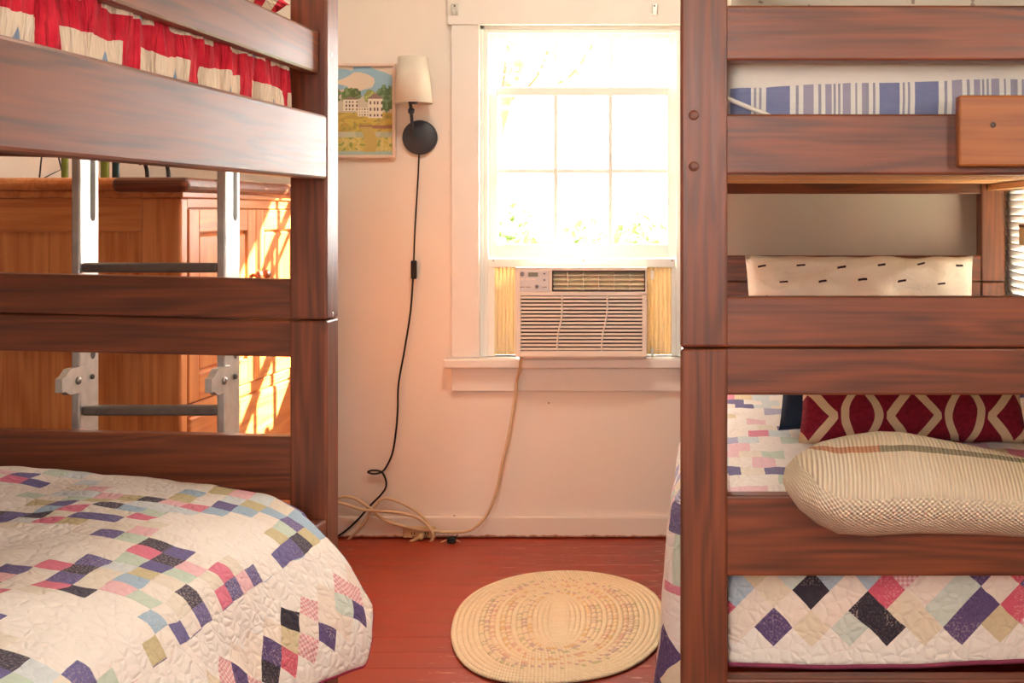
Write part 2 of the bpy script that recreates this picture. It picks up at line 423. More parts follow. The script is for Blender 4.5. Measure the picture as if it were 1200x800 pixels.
# ---- the back window (a frame fixed in the wall)
def add_struct_window():
    w = bpy.data.objects.new('window_1', None); COL.objects.link(w)
    w.location = (-0.47, YB, WZ0); ORG[w.name] = Vector(w.location); w['kind'] = 'structure'
    w['label'] = 'white double hung window with small panes above the air conditioner'
    t = MT['trim']; s = MT['sash']
    cw = 0.098
    box('casing', WX0-cw, WX0, YB-0.022, YB, WZ0, WZ1, t, w, 0.003)
    box('casing', WX1, WX1+cw, YB-0.022, YB, WZ0, WZ1, t, w, 0.003)
    box('head_casing', WX0-cw-0.012, WX1+cw+0.012, YB-0.028, YB, WZ1, WZ1+0.135, t, w, 0.003)
    box('stool', WX0-cw-0.02, WX1+cw+0.02, YB-0.06, YB+0.06, WZ0-0.034, WZ0, t, w, 0.006)
    box('apron', WX0-cw, WX1+cw, YB-0.02, YB, WZ0-0.118, WZ0-0.034, t, w, 0.003)
    # jambs and stops
    box('jamb', WX0, WX0+0.012, YB, YB+0.13, WZ0, WZ1, s, w, 0.001)
    box('jamb', WX1-0.012, WX1, YB, YB+0.13, WZ0, WZ1, s, w, 0.001)
    box('head_jamb', WX0, WX1, YB, YB+0.13, WZ1-0.012, WZ1, s, w, 0.001)
    box('stop', WX0+0.012, WX0+0.026, YB+0.002, YB+0.022, WZ0, WZ1-0.012, s, w, 0.002)
    box('stop', WX1-0.026, WX1-0.012, YB+0.002, YB+0.022, WZ0, WZ1-0.012, s, w, 0.002)
    box('head_stop', WX0+0.026, WX1-0.026, YB+0.002, YB+0.022, WZ1-0.026, WZ1-0.012, s, w, 0.002)
    def zz(py, Y): return H-(py-250)*Y/F
    def xx(px, Y): return (px-840)*Y/F
    # lower (inner) sash, raised above the air conditioner
    Y0 = YB+0.028; Y1 = YB+0.056
    zb, zt = zz(303, Y0), zz(102, Y0); g0, g1 = xx(583, Y0), xx(782, Y0)
    xl, xr = WX0+0.014, WX1-0.014
    lo = box('lower_sash', xl, g0, Y0, Y1, zb, zt, s, w, 0.003)
    box('stile', g1, xr, Y0, Y1, zb, zt, s, lo, 0.003)
    box('meeting_rail', g0, g1, Y0, Y1, zz(112, Y0), zt, s, lo, 0.003)
    box('bottom_rail', g0, g1, Y0, Y1, zb, zz(286, Y0), s, lo, 0.003)
    cols = [(583, 648.5), (653.5, 713), (717.5, 782)]; rows = [(112, 198), (203, 286)]
    for px in (651, 715.2): box('muntin', xx(px-2.6, Y0), xx(px+2.6, Y0), Y0+0.003, Y1-0.003, zz(286, Y0), zz(112, Y0), s, lo, 0.003)
    for c in cols: box('muntin', xx(c[0], Y0), xx(c[1], Y0), Y0+0.003, Y1-0.003, zz(203, Y0), zz(198, Y0), s, lo, 0.002)
    for c in cols:
        for r in rows: box('pane', xx(c[0], Y0), xx(c[1], Y0), Y0+0.012, Y0+0.015, zz(r[1], Y0), zz(r[0], Y0), MT['glass'], lo, 0)
    # upper (outer) sash
    Y0 = YB+0.062; Y1 = YB+0.09
    zb, zt = zz(205, Y0), WZ1-0.013; g0, g1 = xx(584, Y0), xx(784, Y0)
    up = box('upper_sash', xl, g0, Y0, Y1, zb, zt, s, w, 0.003)
    box('stile', g1, xr, Y0, Y1, zb, zt, s, up, 0.003)
    box('top_rail', g0, g1, Y0, Y1, zz(46, Y0), zt, s, up, 0.003)
    box('meeting_rail', g0, g1, Y0, Y1, zb, zz(197, Y0), s, up, 0.003)
    cols = [(584, 648.5), (652.5, 714.5), (718.5, 784)]; rows = [(46, 124), (128, 197)]
    for px in (650.5, 716.5): box('muntin', xx(px-2.2, Y0), xx(px+2.2, Y0), Y0+0.003, Y1-0.003, zz(197, Y0), zz(46, Y0), s, up, 0.002)
    for c in cols: box('muntin', xx(c[0], Y0), xx(c[1], Y0), Y0+0.003, Y1-0.003, zz(128, Y0), zz(124, Y0), s, up, 0.002)
    for c in cols:
        for r in rows: box('pane', xx(c[0], Y0), xx(c[1], Y0), Y0+0.012, Y0+0.015, zz(r[1], Y0), zz(r[0], Y0), MT['glass'], up, 0)
    box('outer_sill', WX0, WX1, YB+0.06, YB+0.18, WZ0-0.03, WZ0, s, w, 0.003)
add_struct_window()

# ---- right window with blinds
w2 = bpy.data.objects.new('window_2', None); COL.objects.link(w2); w2.location = (XR, 3.74, RW[2]); ORG[w2.name] = Vector(w2.location); w2['kind'] = 'structure'
w2['label'] = 'white framed side window covered by blinds'
cw = 0.08
box('casing', XR-0.02, XR, RW[0]-cw, RW[0], RW[2], RW[3], MT['trim'], w2, 0.003)
box('casing', XR-0.02, XR, RW[1], RW[1]+cw, RW[2], RW[3], MT['trim'], w2, 0.003)
box('head_casing', XR-0.024, XR, RW[0]-cw, RW[1]+cw, RW[3], RW[3]+0.09, MT['trim'], w2, 0.003)
box('stool', XR-0.04, XR, RW[0]-cw, RW[1]+cw, RW[2]-0.03, RW[2], MT['trim'], w2, 0.004)
for (a, b_) in ((RW[0], RW[0]+0.035), (RW[1]-0.035, RW[1])):
    box('stile', XR+0.07, XR+0.1, a, b_, RW[2], RW[3], MT['sash'], w2, 0.003)
for (a, b_) in ((RW[2], RW[2]+0.05), (0.5*(RW[2]+RW[3])-0.02, 0.5*(RW[2]+RW[3])+0.02), (RW[3]-0.04, RW[3])):
    box('rail', XR+0.07, XR+0.1, RW[0]+0.035, RW[1]-0.035, a, b_, MT['sash'], w2, 0.003)
box('pane', XR+0.083, XR+0.086, RW[0]+0.035, RW[1]-0.035, RW[2]+0.05, 0.5*(RW[2]+RW[3])-0.02, MT['glass'], w2, 0)
box('pane', XR+0.083, XR+0.086, RW[0]+0.035, RW[1]-0.035, 0.5*(RW[2]+RW[3])+0.02, RW[3]-0.04, MT['glass'], w2, 0)
for j, (xa, xb, za, zb) in enumerate(FW):  # added window behind the camera, lets in fill light
    w3 = bpy.data.objects.new('window_%d' % (3+j), None); COL.objects.link(w3); w3.location = ((xa+xb)/2, YF0, za); ORG[w3.name] = Vector(w3.location); w3['kind'] = 'structure'
    w3['label'] = 'added plain window in the wall facing the bunks, out of view, for fill light'
    for (a, b_) in ((xa, xa+0.05), (xb-0.05, xb)): box('stile', a, b_, YF0-0.1, YF0-0.06, za, zb, MT['sash'], w3, 0.003)
    for (a, b_) in ((za, za+0.06), (0.5*(za+zb)-0.02, 0.5*(za+zb)+0.02), (zb-0.05, zb)): box('rail', xa+0.05, xb-0.05, YF0-0.1, YF0-0.06, a, b_, MT['sash'], w3, 0.003)
    box('pane', xa+0.05, xb-0.05, YF0-0.082, YF0-0.079, za+0.06, 0.5*(za+zb)-0.02, MT['glass'], w3, 0)
    box('pane', xa+0.05, xb-0.05, YF0-0.082, YF0-0.079, 0.5*(za+zb)+0.02, zb-0.05, MT['glass'], w3, 0)

w4 = bpy.data.objects.new('window_4', None); COL.objects.link(w4); w4.location = (XR, 0.75, SW[2]); ORG[w4.name] = Vector(w4.location); w4['kind'] = 'structure'  # added side window, out of view, to light the near part of the room
w4['label'] = 'added plain wide side window near the viewer, out of view, for fill light'
for (a, b_) in ((SW[0], SW[0]+0.05), (SW[1]-0.05, SW[1])): box('stile', XR+0.06, XR+0.1, a, b_, SW[2], SW[3], MT['sash'], w4, 0.003)
for (a, b_) in ((SW[2], SW[2]+0.06), (0.5*(SW[2]+SW[3])-0.02, 0.5*(SW[2]+SW[3])+0.02), (SW[3]-0.05, SW[3])): box('rail', XR+0.06, XR+0.1, SW[0]+0.05, SW[1]-0.05, a, b_, MT['sash'], w4, 0.003)
box('pane', XR+0.079, XR+0.082, SW[0]+0.05, SW[1]-0.05, SW[2]+0.06, 0.5*(SW[2]+SW[3])-0.02, MT['glass'], w4, 0)
box('pane', XR+0.079, XR+0.082, SW[0]+0.05, SW[1]-0.05, 0.5*(SW[2]+SW[3])+0.02, SW[3]-0.05, MT['glass'], w4, 0)

bl = thing('window_blind', 'white horizontal slat blind in the side window behind the right bunk', 'blind', (XR-0.01, 3.74, RW[2]))
box('headrail', XR-0.045, XR-0.0205, RW[0]-0.03, RW[1]+0.03, RW[3]-0.03, RW[3]+0.01, MT['blind'], bl, 0.003)
sl0 = None; z = RW[2]+0.02; kk = 0
while z < RW[3]-0.035:
    if sl0 is None:
        V, Fc = [], []
        n = 5
        for yy in (RW[0]-0.03, RW[1]+0.03):
            for i in range(n):
                t = i/(n-1)-0.5; a = math.radians(64)
                V.append((XR-0.031+t*0.027*math.cos(a)-0.002*(1-4*t*t)*math.sin(a), yy, z-t*0.027*math.sin(a)+0.002*(1-4*t*t)))
        Fc = [[i, i+1, n+i+1, n+i] for i in range(n-1)]
        sl0 = link('slat', V, Fc, MT['blind'], bl, True); addmod(sl0, 'SOLIDIFY', thickness=0.0008)
        z00 = z
    else:
        o = sl0.copy(); COL.objects.link(o); o.parent = bl; o.location = (0, 0, z-z00)
    z += 0.0235
box('bottom_rail', XR-0.037, XR-0.025, RW[0]-0.03, RW[1]+0.03, RW[2]+0.001, RW[2]+0.012, MT['blind'], bl, 0.002)
ca_ = Vector((0.975, 0.975*F/(1199-840), H-(276-250)*0.975/(1199-840)))
cp = thing('cord_pull', 'cream cord pull with a red brown top hanging before the blinds', 'cord pull', tuple(ca_))
a = ca_
box('block', a.x-0.006, a.x+0.004, a.y-0.05, a.y+0.03, a.z-0.03, a.z+0.026, MT['ivory'], cp, 0.002)
box('cap', a.x-0.0068, a.x+0.0048, a.y-0.052, a.y+0.032, a.z+0.026, a.z+0.036, MT['bunkY'], cp, 0.002)
tube('cord', [(a.x, a.y, a.z+0.036), (a.x, a.y+0.002, a.z+0.3), (XR-0.04, a.y, RW[3]-0.02)], 0.0012, MT['cordw'], cp, 5)

# ================================================================== BUNK BEDS
PW = 0.08
def bunk(label, x0, x1, y0, y1, far_shear=None, zu=0.082, eb=0.066):
    """y0, y1: front faces of the near and of the far posts"""
    t = thing('bunk_bed', label, 'bunk bed', ((x0+x1)/2, (y0+y1)/2, 0))
    zs = H-0.2286
    for px in (x0, x1-PW):
        for py in (y0, y1):
            q = box('lower_post', px, px+PW, py, py+PW, 0, zs-0.0012, MT['bunkZ'], t, 0.005)
            q2 = box('upper_post', px, px+PW, py, py+PW, zs+0.0012, H+0.56, MT['bunkZ'], t, 0.005)
    rails = [(-0.142, -0.2277), (-0.2296, -0.309), (-0.48, -0.617), (-0.792, -0.88), (max(0.169, eb+0.08), eb), (0.354, 0.260)]
    for py, sh in ((y0, None), (y1, far_shear)):
        fy = py+0.006 if True else py
        for a, b_ in rails:
            box('end_rail', x0+PW-0.004, x1-PW+0.004, fy, fy+0.036, H+b_, H+a, MT['bunkX'], t, 0.004, shear=sh)
    for sx in (0, 1):
        for (a, b_, inset, th) in ((0.073, 0.210, 0.0, 0.032), (0.298, 0.390, 0.016, 0.026), (-0.80, -0.655, 0.0, 0.032)):
            if sx: xa, xb = x1-inset-th, x1-inset
            else: xa, xb = x0+inset, x0+inset+th
            box('side_rail', xa, xb, y0+PW-0.001, y1+0.001, H+a, H+b_, MT['bunkY'], t, 0.006)
    for zt in (zu, -0.70):
        for xa in (x0+0.034, x1-0.06):
            box('ledger', xa, xa+0.026, y0+PW, y1, H+zt-0.005, H+zt+0.016, MT['slat'], t, 0.003)
        s0 = None; n = 12
        for i in range(n):
            yy = y0+PW+0.05+(y1-y0-PW-0.17)*i/(n-1)
            if s0 is None:
                s0 = box('slat', x0+0.036, x1-0.036, yy, yy+0.07, H+zt+0.017, H+zt+0.034, MT['slat'], t, 0.003); ys = yy
            else:
                o = s0.copy(); COL.objects.link(o); o.parent = t; o.location = (0, yy-ys, 0)
    return t
right_bunk = bunk('red brown wooden bunk bed right of the window, end panel facing us', -0.062, 0.968, 2.04, 4.04)
left_bunk = bunk('red brown wooden bunk bed left of the window, with pale sheen on its side rails', -1.866, -0.836, 0.55, 2.58, (-0.022, -0.915), 0.112, 0.110)
for py in (135, 195):
    c = P(813, py, 2.04)
    lathe('bolt_plug', (c.x, 2.0385, c.z), [(0.0085, 0.004), (0.0085, -0.001), (0.007, -0.002)], MT['bunkX'], right_bunk, 'Y', 14)
for z_, yy in ((0.14, 2.61), (0.344, 2.61), (-0.22, 2.62)):
    lathe('bolt', (-0.8365, yy, H+z_), [(0.006, -0.004), (0.006, 0.0005), (0.003, 0.0012)], MT['steel'], left_bunk, 'X', 10)
# amber board fixed over the upper end rail
bd = box('amber_board', 0.405, 0.80, 2.012, 2.046, H+0.079, H+0.198, MT['board'], right_bunk, 0.004)
bd['label'] = 'lighter amber wooden board bolted over the rail'
for xx_, zz_ in ((0.462, 0.148), (0.52, 0.162)):
    lathe('dent', (xx_, 2.0118, H+zz_), [(0.005, 0.003), (0.005, -0.0002), (0.003, -0.0006)], MT['slot'], right_bunk, 'Y', 10)

# ---- rounded slabs for mattresses
def slab(name, x0, x1, y0, y1, z0, z1, mat, label, cat, r=0.05, wr=0.0, seg=5):
    v, f = boxgeo(x0, x1, y0, y1, z0, z1, r, seg)
    o = link(name, v, f, mat, None, True, ((x0+x1)/2, (y0+y1)/2, z0)); tag(o, label, cat); return o

# ------------------------------------------------------------------ quilt materials
PAL = [(0.00, srgb(240, 230, 220)), (0.26, srgb(232, 222, 206)), (0.37, srgb(116, 108, 154)), (0.53, srgb(224, 128, 150)),
       (0.62, srgb(216, 222, 224)), (0.69, srgb(168, 192, 210)), (0.75, srgb(206, 192, 150)), (0.81, srgb(86, 82, 94)),
       (0.88, srgb(236, 190, 196)), (0.94, srgb(200, 214, 198))]
PALP = [(0.00, srgb(242, 232, 224)), (0.34, srgb(236, 224, 208)), (0.50, srgb(236, 196, 202)), (0.60, srgb(222, 138, 158)), (0.68, srgb(216, 222, 222)), (0.77, srgb(180, 178, 204)), (0.84, srgb(226, 206, 170)), (0.92, srgb(120, 112, 150)), (0.96, srgb(204, 216, 200))]
PALB = [(0.00, srgb(238, 222, 208)), (0.30, srgb(230, 214, 190)), (0.42, srgb(100, 82, 124)), (0.58, srgb(212, 96, 116)), (0.71, srgb(62, 56, 66)), (0.79, srgb(176, 192, 204)), (0.84, srgb(238, 206, 204)), (0.92, srgb(214, 196, 160)), (0.96, srgb(206, 214, 204))]
def quiltmat(name, mode='chain', tint=1.0, cell=0.042, hem_lo=0.055, hem_hi=0.19, strip=0.25):
    m, nt, b = newmat(name, 0.9, 0.1)
    uvn = nt.nodes.new('ShaderNodeUVMap'); uv = uvn.outputs[0]
    wob = noise_tex(nt, uv, 14, 2)
    u, v, _ = sep(nt, uv)
    wx = (S(wob.outputs['Fac'])-0.5)*0.012
    u = u+wx; v = v+wx*0.7
    cream = srgb(244, 236, 228)
    i = (u/cell).floor(); j = (v/(cell*1.0)).floor()
    if mode == 'brick':
        i = (u/0.07).floor(); j = ((v+i.mod(2.0)*0.022)/0.045).floor()
    N = 12.0
    if mode == 'brick':
        mask = (i*0.0+1.0)
    else:
        ii = (i+3.0).mod(N); jj = (j+1.0).mod(N)
        d1 = (ii-jj).abs(); d2 = (ii+jj-(N-1)).abs()
        mask = (d1.mn(d2) < 2.5)
    rnd = white(nt, comb(nt, i, j, 0.37))
    rnd2 = white(nt, comb(nt, i, j, 5.1))
    pal = ramp(nt, rnd, PALP if mode == 'brick' else PAL, 'CONSTANT')
    field = mix(nt, mask, cream, pal)
    # diamond band near the hem
    k = cell*1.06*1.41421
    a = (u+v)/k; c = (u-v)/k
    ia, ic = a.floor(), c.floor()
    rd = white(nt, comb(nt, ia, ic, 2.7))
    pal2 = ramp(nt, rd, PALB, 'CONSTANT')
    chk = ((a*8.0).floor()+(c*8.0).floor()).mod(2.0)
    ging = (rd > 0.84)*(rd < 0.92)
    pal2 = mix(nt, ging*chk*0.6, pal2, srgb(206, 90, 106))
    # keep whole diamonds whose centre lies in the band
    uc = (ia+ic+1.0)*(k*0.5)
    inb = (uc > hem_lo+k*0.4)*(uc < hem_hi-k*0.2)
    band = mix(nt, inb, cream, pal2)
    isband = u < strip
    col = mix(nt, isband, field, band)
    # printed flecks
    fl = noise_tex(nt, uv, 260, 2)
    flm = S(ramp(nt, fl.outputs['Fac'], [(0.52, (0, 0, 0, 1)), (0.6, (1, 1, 1, 1))]))
    col = mix(nt, flm*(rnd2*0.35), col, srgb(240, 214, 200))
    nt.links.new(col, b.inputs['Base Color'])
    # quilting: meander stitches and seams
    vo = nt.nodes.new('ShaderNodeTexVoronoi'); vo.feature = 'DISTANCE_TO_EDGE'; vo.inputs['Scale'].default_value = 48
    w2_ = noise_tex(nt, uv, 18, 2)
    dv = nt.nodes.new('ShaderNodeVectorMath'); dv.operation = 'MULTIPLY_ADD'
    nt.links.new(w2_.outputs['Color'], dv.inputs[0]); dv.inputs[1].default_value = (0.03, 0.03, 0); nt.links.new(uv, dv.inputs[2])
    nt.links.new(dv.outputs[0], vo.inputs['Vector'])
    seam = ((u/cell).fract()-0.5).abs().mx(((v/cell).fract()-0.5).abs())
    seamh = S.m('SMOOTH_MIN', 0.5-seam, 0.12, 0.05)*2.0
    hgt = S.m('SMOOTH_MIN', S(vo.outputs['Distance'])*1.8, 0.5, 0.3)+seamh*mask*(1.0-isband)*0.6
    bump(nt, b, hgt, 0.55, 0.008)
    return m
MT['quilt_l'] = quiltmat('patchwork_quilt')
MT['quilt_r'] = quiltmat('patchwork_quilt_brick', 'brick', hem_lo=0.02, hem_hi=0.24, strip=0.27, cell=0.044)

# ------------------------------------------------------------------ lower left bed
slab('mattress', -1.82, -0.98, 0.66, 2.48, H-0.664, H-0.60, MT['mattress'], 'mattress under the patchwork quilt of the left lower bunk', 'mattress', 0.03)
prof = [(-1.83, -0.535), (-1.62, -0.528), (-1.47, -0.53), (-1.27, -0.545), (-1.068, -0.56), (-0.946, -0.587), (-0.876, -0.616), (-0.823, -0.657),
        (-0.77, -0.7215), (-0.7355, -0.77), (-0.713, -0.81), (-0.702, -0.85), (-0.698, -0.89)]
pp = catmull([(a, 0, z) for a, z in prof], 8)
arc = [0.0]
for a, b_ in zip(pp, pp[1:]): arc.append(arc[-1]+(b_-a).length)
SL = arc[-1]
def at_arc(s):
    for k in range(len(arc)-1):
        if arc[k+1] >= s or k == len(arc)-2:
            t = (s-arc[k])/(arc[k+1]-arc[k]); return pp[k].lerp(pp[k+1], t)
Y_N, Y_E = 0.70, 2.47
def leftq(a, c):
    yv = Y_N+(Y_E+0.10-Y_N)*c
    over = max(0.0, yv-Y_E)
    ye = min(yv, Y_E)
    cut = max(0.0, (ye-2.36)/0.11)
    rise = max(0.0, min(1.0, (2.37-ye)/0.15))
    smax = SL-0.083*cut-0.036*rise-0.006*rise*math.sin(ye*19)
    s = a*smax
    p = at_arc(s)
    x, z = p.x, p.z
    drop = max(0.0, min(1.0, (x+0.86)/0.1))
    yy = ye
    if over > 0:
        if drop < 1e-6:
            yy = Y_E+0.045*math.sin(min(1, over/0.05)*math.pi/2); z -= 0.9*max(0, over-0.01)
        else:
            yy = Y_E+0.002*over/0.1
    # nearer to us the flap hangs closer to the bed
    if drop > 0: x -= drop*(0.042*rise+0.04*max(0.0, min(1.0, (2.2-ye)/1.2)))
    wv = 0.006*nz(x*9, yy*9)+0.0035*nz(x*24, yy*24, 3)+0.010*nz(x*3.2, yy*3.2, 8)
    fold = 0.012*math.sin(ye*14+1.2)*drop*drop*rise
    return (x+wv*drop+fold, yy, H+z+wv*(1-drop*0.5)), (SL-s, yv)
V, Fc, uv = grid(170, 190, leftq)
ql = link('patchwork_quilt', V, Fc, MT['quilt_l'], None, True, (-1.27, 1.6, H-0.6), uv)
addmod(ql, 'SOLIDIFY', thickness=0.008, offset=1.0)
tag(ql, 'white patchwork quilt with pink and purple squares on the left lower bunk', 'quilt')
nu = 170
hem = [Vector(V[j*(nu+1)+nu]) for j in range(0, 191) if j/190*(Y_E+0.10-Y_N)+Y_N <= Y_E]
edge = [Vector(V[(len(hem)-1)*(nu+1)+i]) for i in range(nu, nu-38, -1)]
# binding follows the long hem, then the short cut corner
tube('binding', [p+Vector((0.004, 0, -0.001)) for p in hem], 0.005, MT['binding'], ql, 6)

# ------------------------------------------------------------------ upper left bed
def redmat():
    m, nt, b = newmat('red_pieced_quilt', 0.85, 0.15)
    uvn = nt.nodes.new('ShaderNodeUVMap'); uv = uvn.outputs[0]
    wob = noise_tex(nt, uv, 20, 2)
    u, v, _ = sep(nt, uv)
    wx = (S(wob.outputs['Fac'])-0.5)*0.02
    u = u+wx; v = v+wx
    row = (v/0.084)
    fr = row.fract()
    colr = ((u+row.floor().mod(2.0)*0.11)/0.219)
    fc = colr.fract()
    cream = (fr < 0.5)*(fc < 0.76)
    blue = (fr < 0.3)*((fc-0.55).abs() < 0.06+fr*-0.2)
    n = noise_tex(nt, uv, 30, 3)
    red = ramp(nt, n.outputs['Fac'], [(0.3, srgb(196, 26, 48)), (0.7, srgb(222, 48, 66))])
    col = mix(nt, cream, red, srgb(232, 210, 186))
    col = mix(nt, blue*cream, col, srgb(140, 156, 176))
    nt.links.new(col, b.inputs['Base Color'])
    w = noise_tex(nt, mapping(nt, uv, (60, 9, 1)), 1.0, 3, 0.5, 0.3)
    bump(nt, b, w.outputs['Fac'], 1.0, 0.03)
    return m
MT['redq'] = redmat()
slab('mattress', -1.80, -0.90, 0.68, 2.47, H+0.147, H+0.27, MT['mattress'], 'mattress under the red quilt of the left upper bunk', 'mattress', 0.04)
# quilt shell: side face -> rounded top
sp = catmull([(-0.878, 0, 0.115), (-0.872, 0, 0.16), (-0.871, 0, 0.22), (-0.872, 0, 0.28), (-0.878, 0, 0.325), (-0.90, 0, 0.352), (-0.95, 0, 0.365), (-1.2, 0, 0.372), (-1.6, 0, 0.365), (-1.81, 0, 0.35)], 7)
sa = [0.0]
for a, b_ in zip(sp, sp[1:]): sa.append(sa[-1]+(b_-a).length)
def redq(a, c):
    L = 1.86; t = c*2.0       # along Y
    yv = 0.64+t
    i = a*(len(sp)-1); k = min(int(i), len(sp)-2); p = sp[k].lerp(sp[k+1], i-k); s = sa[k]+(sa[k+1]-sa[k])*(i-k)
    y = yv; x = p.x; z = p.z
    if yv > 2.44:       # round the far end
        o = min(1.0, (yv-2.44)/0.2); th = o*math.pi/2
        y = 2.44+0.075*math.sin(th)
        x = x-0.09*(1-math.cos(th))*1.0
        z = z-(0.05*(1-math.cos(th)) if a > 0.4 else 0)
    w = 0.013*nz(yv*24, s*6)+0.008*nz(yv*52, s*9, 4)
    x += w if a < 0.55 else 0
    z += 0.012*nz(x*6, yv*6, 2)*(1 if a > 0.5 else 0.2)
    return (x, y, H+z), (yv+0.045, s-0.135+0.084+0.0415)
V, Fc, uv = grid(62, 230, redq)
qr = link('red_quilt', V, Fc, MT['redq'], None, True, (-1.3, 1.6, H+0.12), uv)
addmod(qr, 'SOLIDIFY', thickness=0.006, offset=1.0)
tag(qr, 'red and cream pieced quilt puckered over the left upper bunk', 'quilt')

def pillow(name, c, ex, ey, ez, w, h, t, mat, label, n=28, pinch=0.05, wr=0.01, seed=0):
    """ex, ey: in-plane unit axes, ez: thickness axis; c is the middle"""
    c = Vector(c); ex, ey, ez = Vector(ex).normalized(), Vector(ey).normalized(), Vector(ez).normalized()
    V = []; uv = []; Fc = []
    for side in (1, -1):
        base = len(V)
        for j in range(n+1):
            for i in range(n+1):
                u, v = 2*i/n-1, 2*j/n-1
                d = t/2*max(0.0, (1-u**4)*(1-v**4))**0.55
                x = w/2*u*(1-pinch*(1-v*v)*abs(u)); y = h/2*v*(1-pinch*(1-u*u)*abs(v))
                q = wr*(nz(u*2.1+seed, v*2.1, 3)+0.5*nz(u*5+seed, v*5, 7))*(1-max(abs(u), abs(v))**6)
                V.append(c+ex*(x+0.3*q)+ey*(y+0.3*wr*nz(u*3+seed, v*3))+ez*(side*d+q)); uv.append((x, y))
        for j in range(n):
            for i in range(n):
                q = [base+j*(n+1)+i, base+j*(n+1)+i+1, base+(j+1)*(n+1)+i+1, base+(j+1)*(n+1)+i]
                Fc.append(q if side == 1 else q[::-1])
    bm = bmesh.new(); me = bpy.data.meshes.new(name)
    me.from_pydata([tuple(v-c) for v in V], [], Fc)
    l = me.uv_layers.new(name='UVMap')
    for lp in me.loops: l.data[lp.index].uv = uv[lp.vertex_index]
    bm.from_mesh(me); bmesh.ops.remove_doubles(bm, verts=bm.verts, dist=0.0004); bm.to_mesh(me); bm.free()
    for p in me.polygons: p.use_smooth = True
    me.materials.append(mat)
    o = bpy.data.objects.new(name, me); COL.objects.link(o); o.location = c; ORG[o.name] = c
    tag(o, label, 'pillow'); return o
pillow('pillow', (-1.15, 2.28, H+0.425), (1, 0, 0), (0, 1, 0), (0, 0, 1), 0.56, 0.36, 0.13, MT['redq'], 'red patterned pillow on the left upper bunk by the far post', seed=3)

# ------------------------------------------------------------------ lower right bed
slab('mattress', -0.02, 0.93, 2.14, 4.02, H-0.664, H-0.505, MT['mattress'], 'mattress under the patchwork quilt of the right lower bunk', 'mattress', 0.04)
FX0, FX1 = 0.0195, 0.93
def rq(a, c):
    # c: along the path from the front hem, up and over, to the back
    x = FX0+(FX1-FX0)*a
    zh = -0.784-0.006*math.sin(a*5.5+0.3)+0.012*max(0, a-0.35)
    drop = -0.51-zh
    path = c*(drop+0.05+1.86)
    if path < drop: y, z = 2.104+0.003*nz(x*8, path*8), zh+path
    elif path < drop+0.05:
        th = (path-drop)/0.05*math.pi/2; y, z = 2.104+0.03*(1-math.cos(th)), -0.51+0.02*math.sin(th)
    else: y, z = 2.134+path-drop-0.05, -0.49
    w = 0.005*nz(x*10, y*10, z*10)+0.003*nz(x*26, y*26, z*26)
    if path < drop: y += w*0.6
    else: z += w*1.2+0.012*math.sin(min(1, (y-2.134)*1.2)*math.pi/2)
    return (x, y, H+z), (path, x)
V1, F1, uv1 = grid(110, 230, rq)
def rside(a, c):
    # a: from the top edge out and down to the left hem, c: along Y
    y = 2.134+1.84*c
    pts = [(0.022, -0.487), (-0.02, -0.488), (-0.062, -0.50), (-0.083, -0.53), (-0.088, -0.60), (-0.094, -0.72), (-0.102, -0.83), (-0.112, -0.93), (-0.118, -0.98)]
    i = a*(len(pts)-1); k = min(int(i), len(pts)-2); t = i-k
    x = pts[k][0]*(1-t)+pts[k+1][0]*t; z = pts[k][1]*(1-t)+pts[k+1][1]*t
    x += a*a*0.012*math.sin(y*16)+0.004*nz(y*12, z*12)
    near = max(0.0, 1-(y-2.134)/0.05)
    if a > 0.2: x += (-0.05-x)*near*near
    return (x, y, H+z), (0.62-a*0.6, y+0.5)
V2, F2, uv2 = grid(44, 150, rside)
o_ = len(V1)
qrr = link('patchwork_quilt', V1+V2, F1+[[i+o_ for i in q] for q in F2], MT['quilt_r'], None, True, (0.45, 3.0, H-0.6), uv1+uv2)
addmod(qrr, 'SOLIDIFY', thickness=0.006, offset=0.0)
tag(qrr, 'cream patchwork quilt of small diamonds on the right lower bunk', 'quilt')
tube('binding', [Vector(V1[i])+Vector((0, -0.002, -0.001)) for i in range(0, 111)], 0.0045, MT['plumbind'], qrr, 6)
tube('binding', [Vector(V2[j*45+44]) for j in range(0, 151)], 0.0045, MT['plumbind'], qrr, 6)

# dashed pillow against the far headboard
def dashmat():
    m, nt, b = newmat('dashed_cotton', 0.85, 0.15)
    uvn = nt.nodes.new('ShaderNodeUVMap'); uv = uvn.outputs[0]
    u, v, _ = sep(nt, uv)
    r = (v/0.055); row = r.floor()
    uu = (u+row.mod(2.0)*0.064)/0.128
    cell = uu.floor()
    jit = (white(nt, comb(nt, cell, row, 1.0))-0.5)*0.25
    du = (uu.fract()-0.5).abs(); dv = (r.fract()-0.5+jit*0.6-(uu.fract()-0.5)*(0.35+jit)).abs()
    dash = (du < 0.105)*(dv < 0.065)
    n = noise_tex(nt, uv, 6, 2)
    base = ramp(nt, n.outputs['Fac'], [(0.3, srgb(232, 218, 206)), (0.7, srgb(240, 230, 220))])
    col = mix(nt, dash, base, srgb(62, 44, 52))
    nt.links.new(col, b.inputs['Base Color'])
    bump(nt, b, noise_tex(nt, uv, 14, 4, 0.6, 1.0).outputs['Fac'], 0.5, 0.02)
    return m
MT['dash'] = dashmat()
pillow('bed_pillow', (0.468, 3.92, H-0.312), (1, 0, 0), (0, 0.22, 1), (0, -1, 0.2), 0.75, 0.355, 0.13, MT['dash'], 'white pillow with short dark dashes standing against the headboard', pinch=0.03, wr=0.05, seed=9)
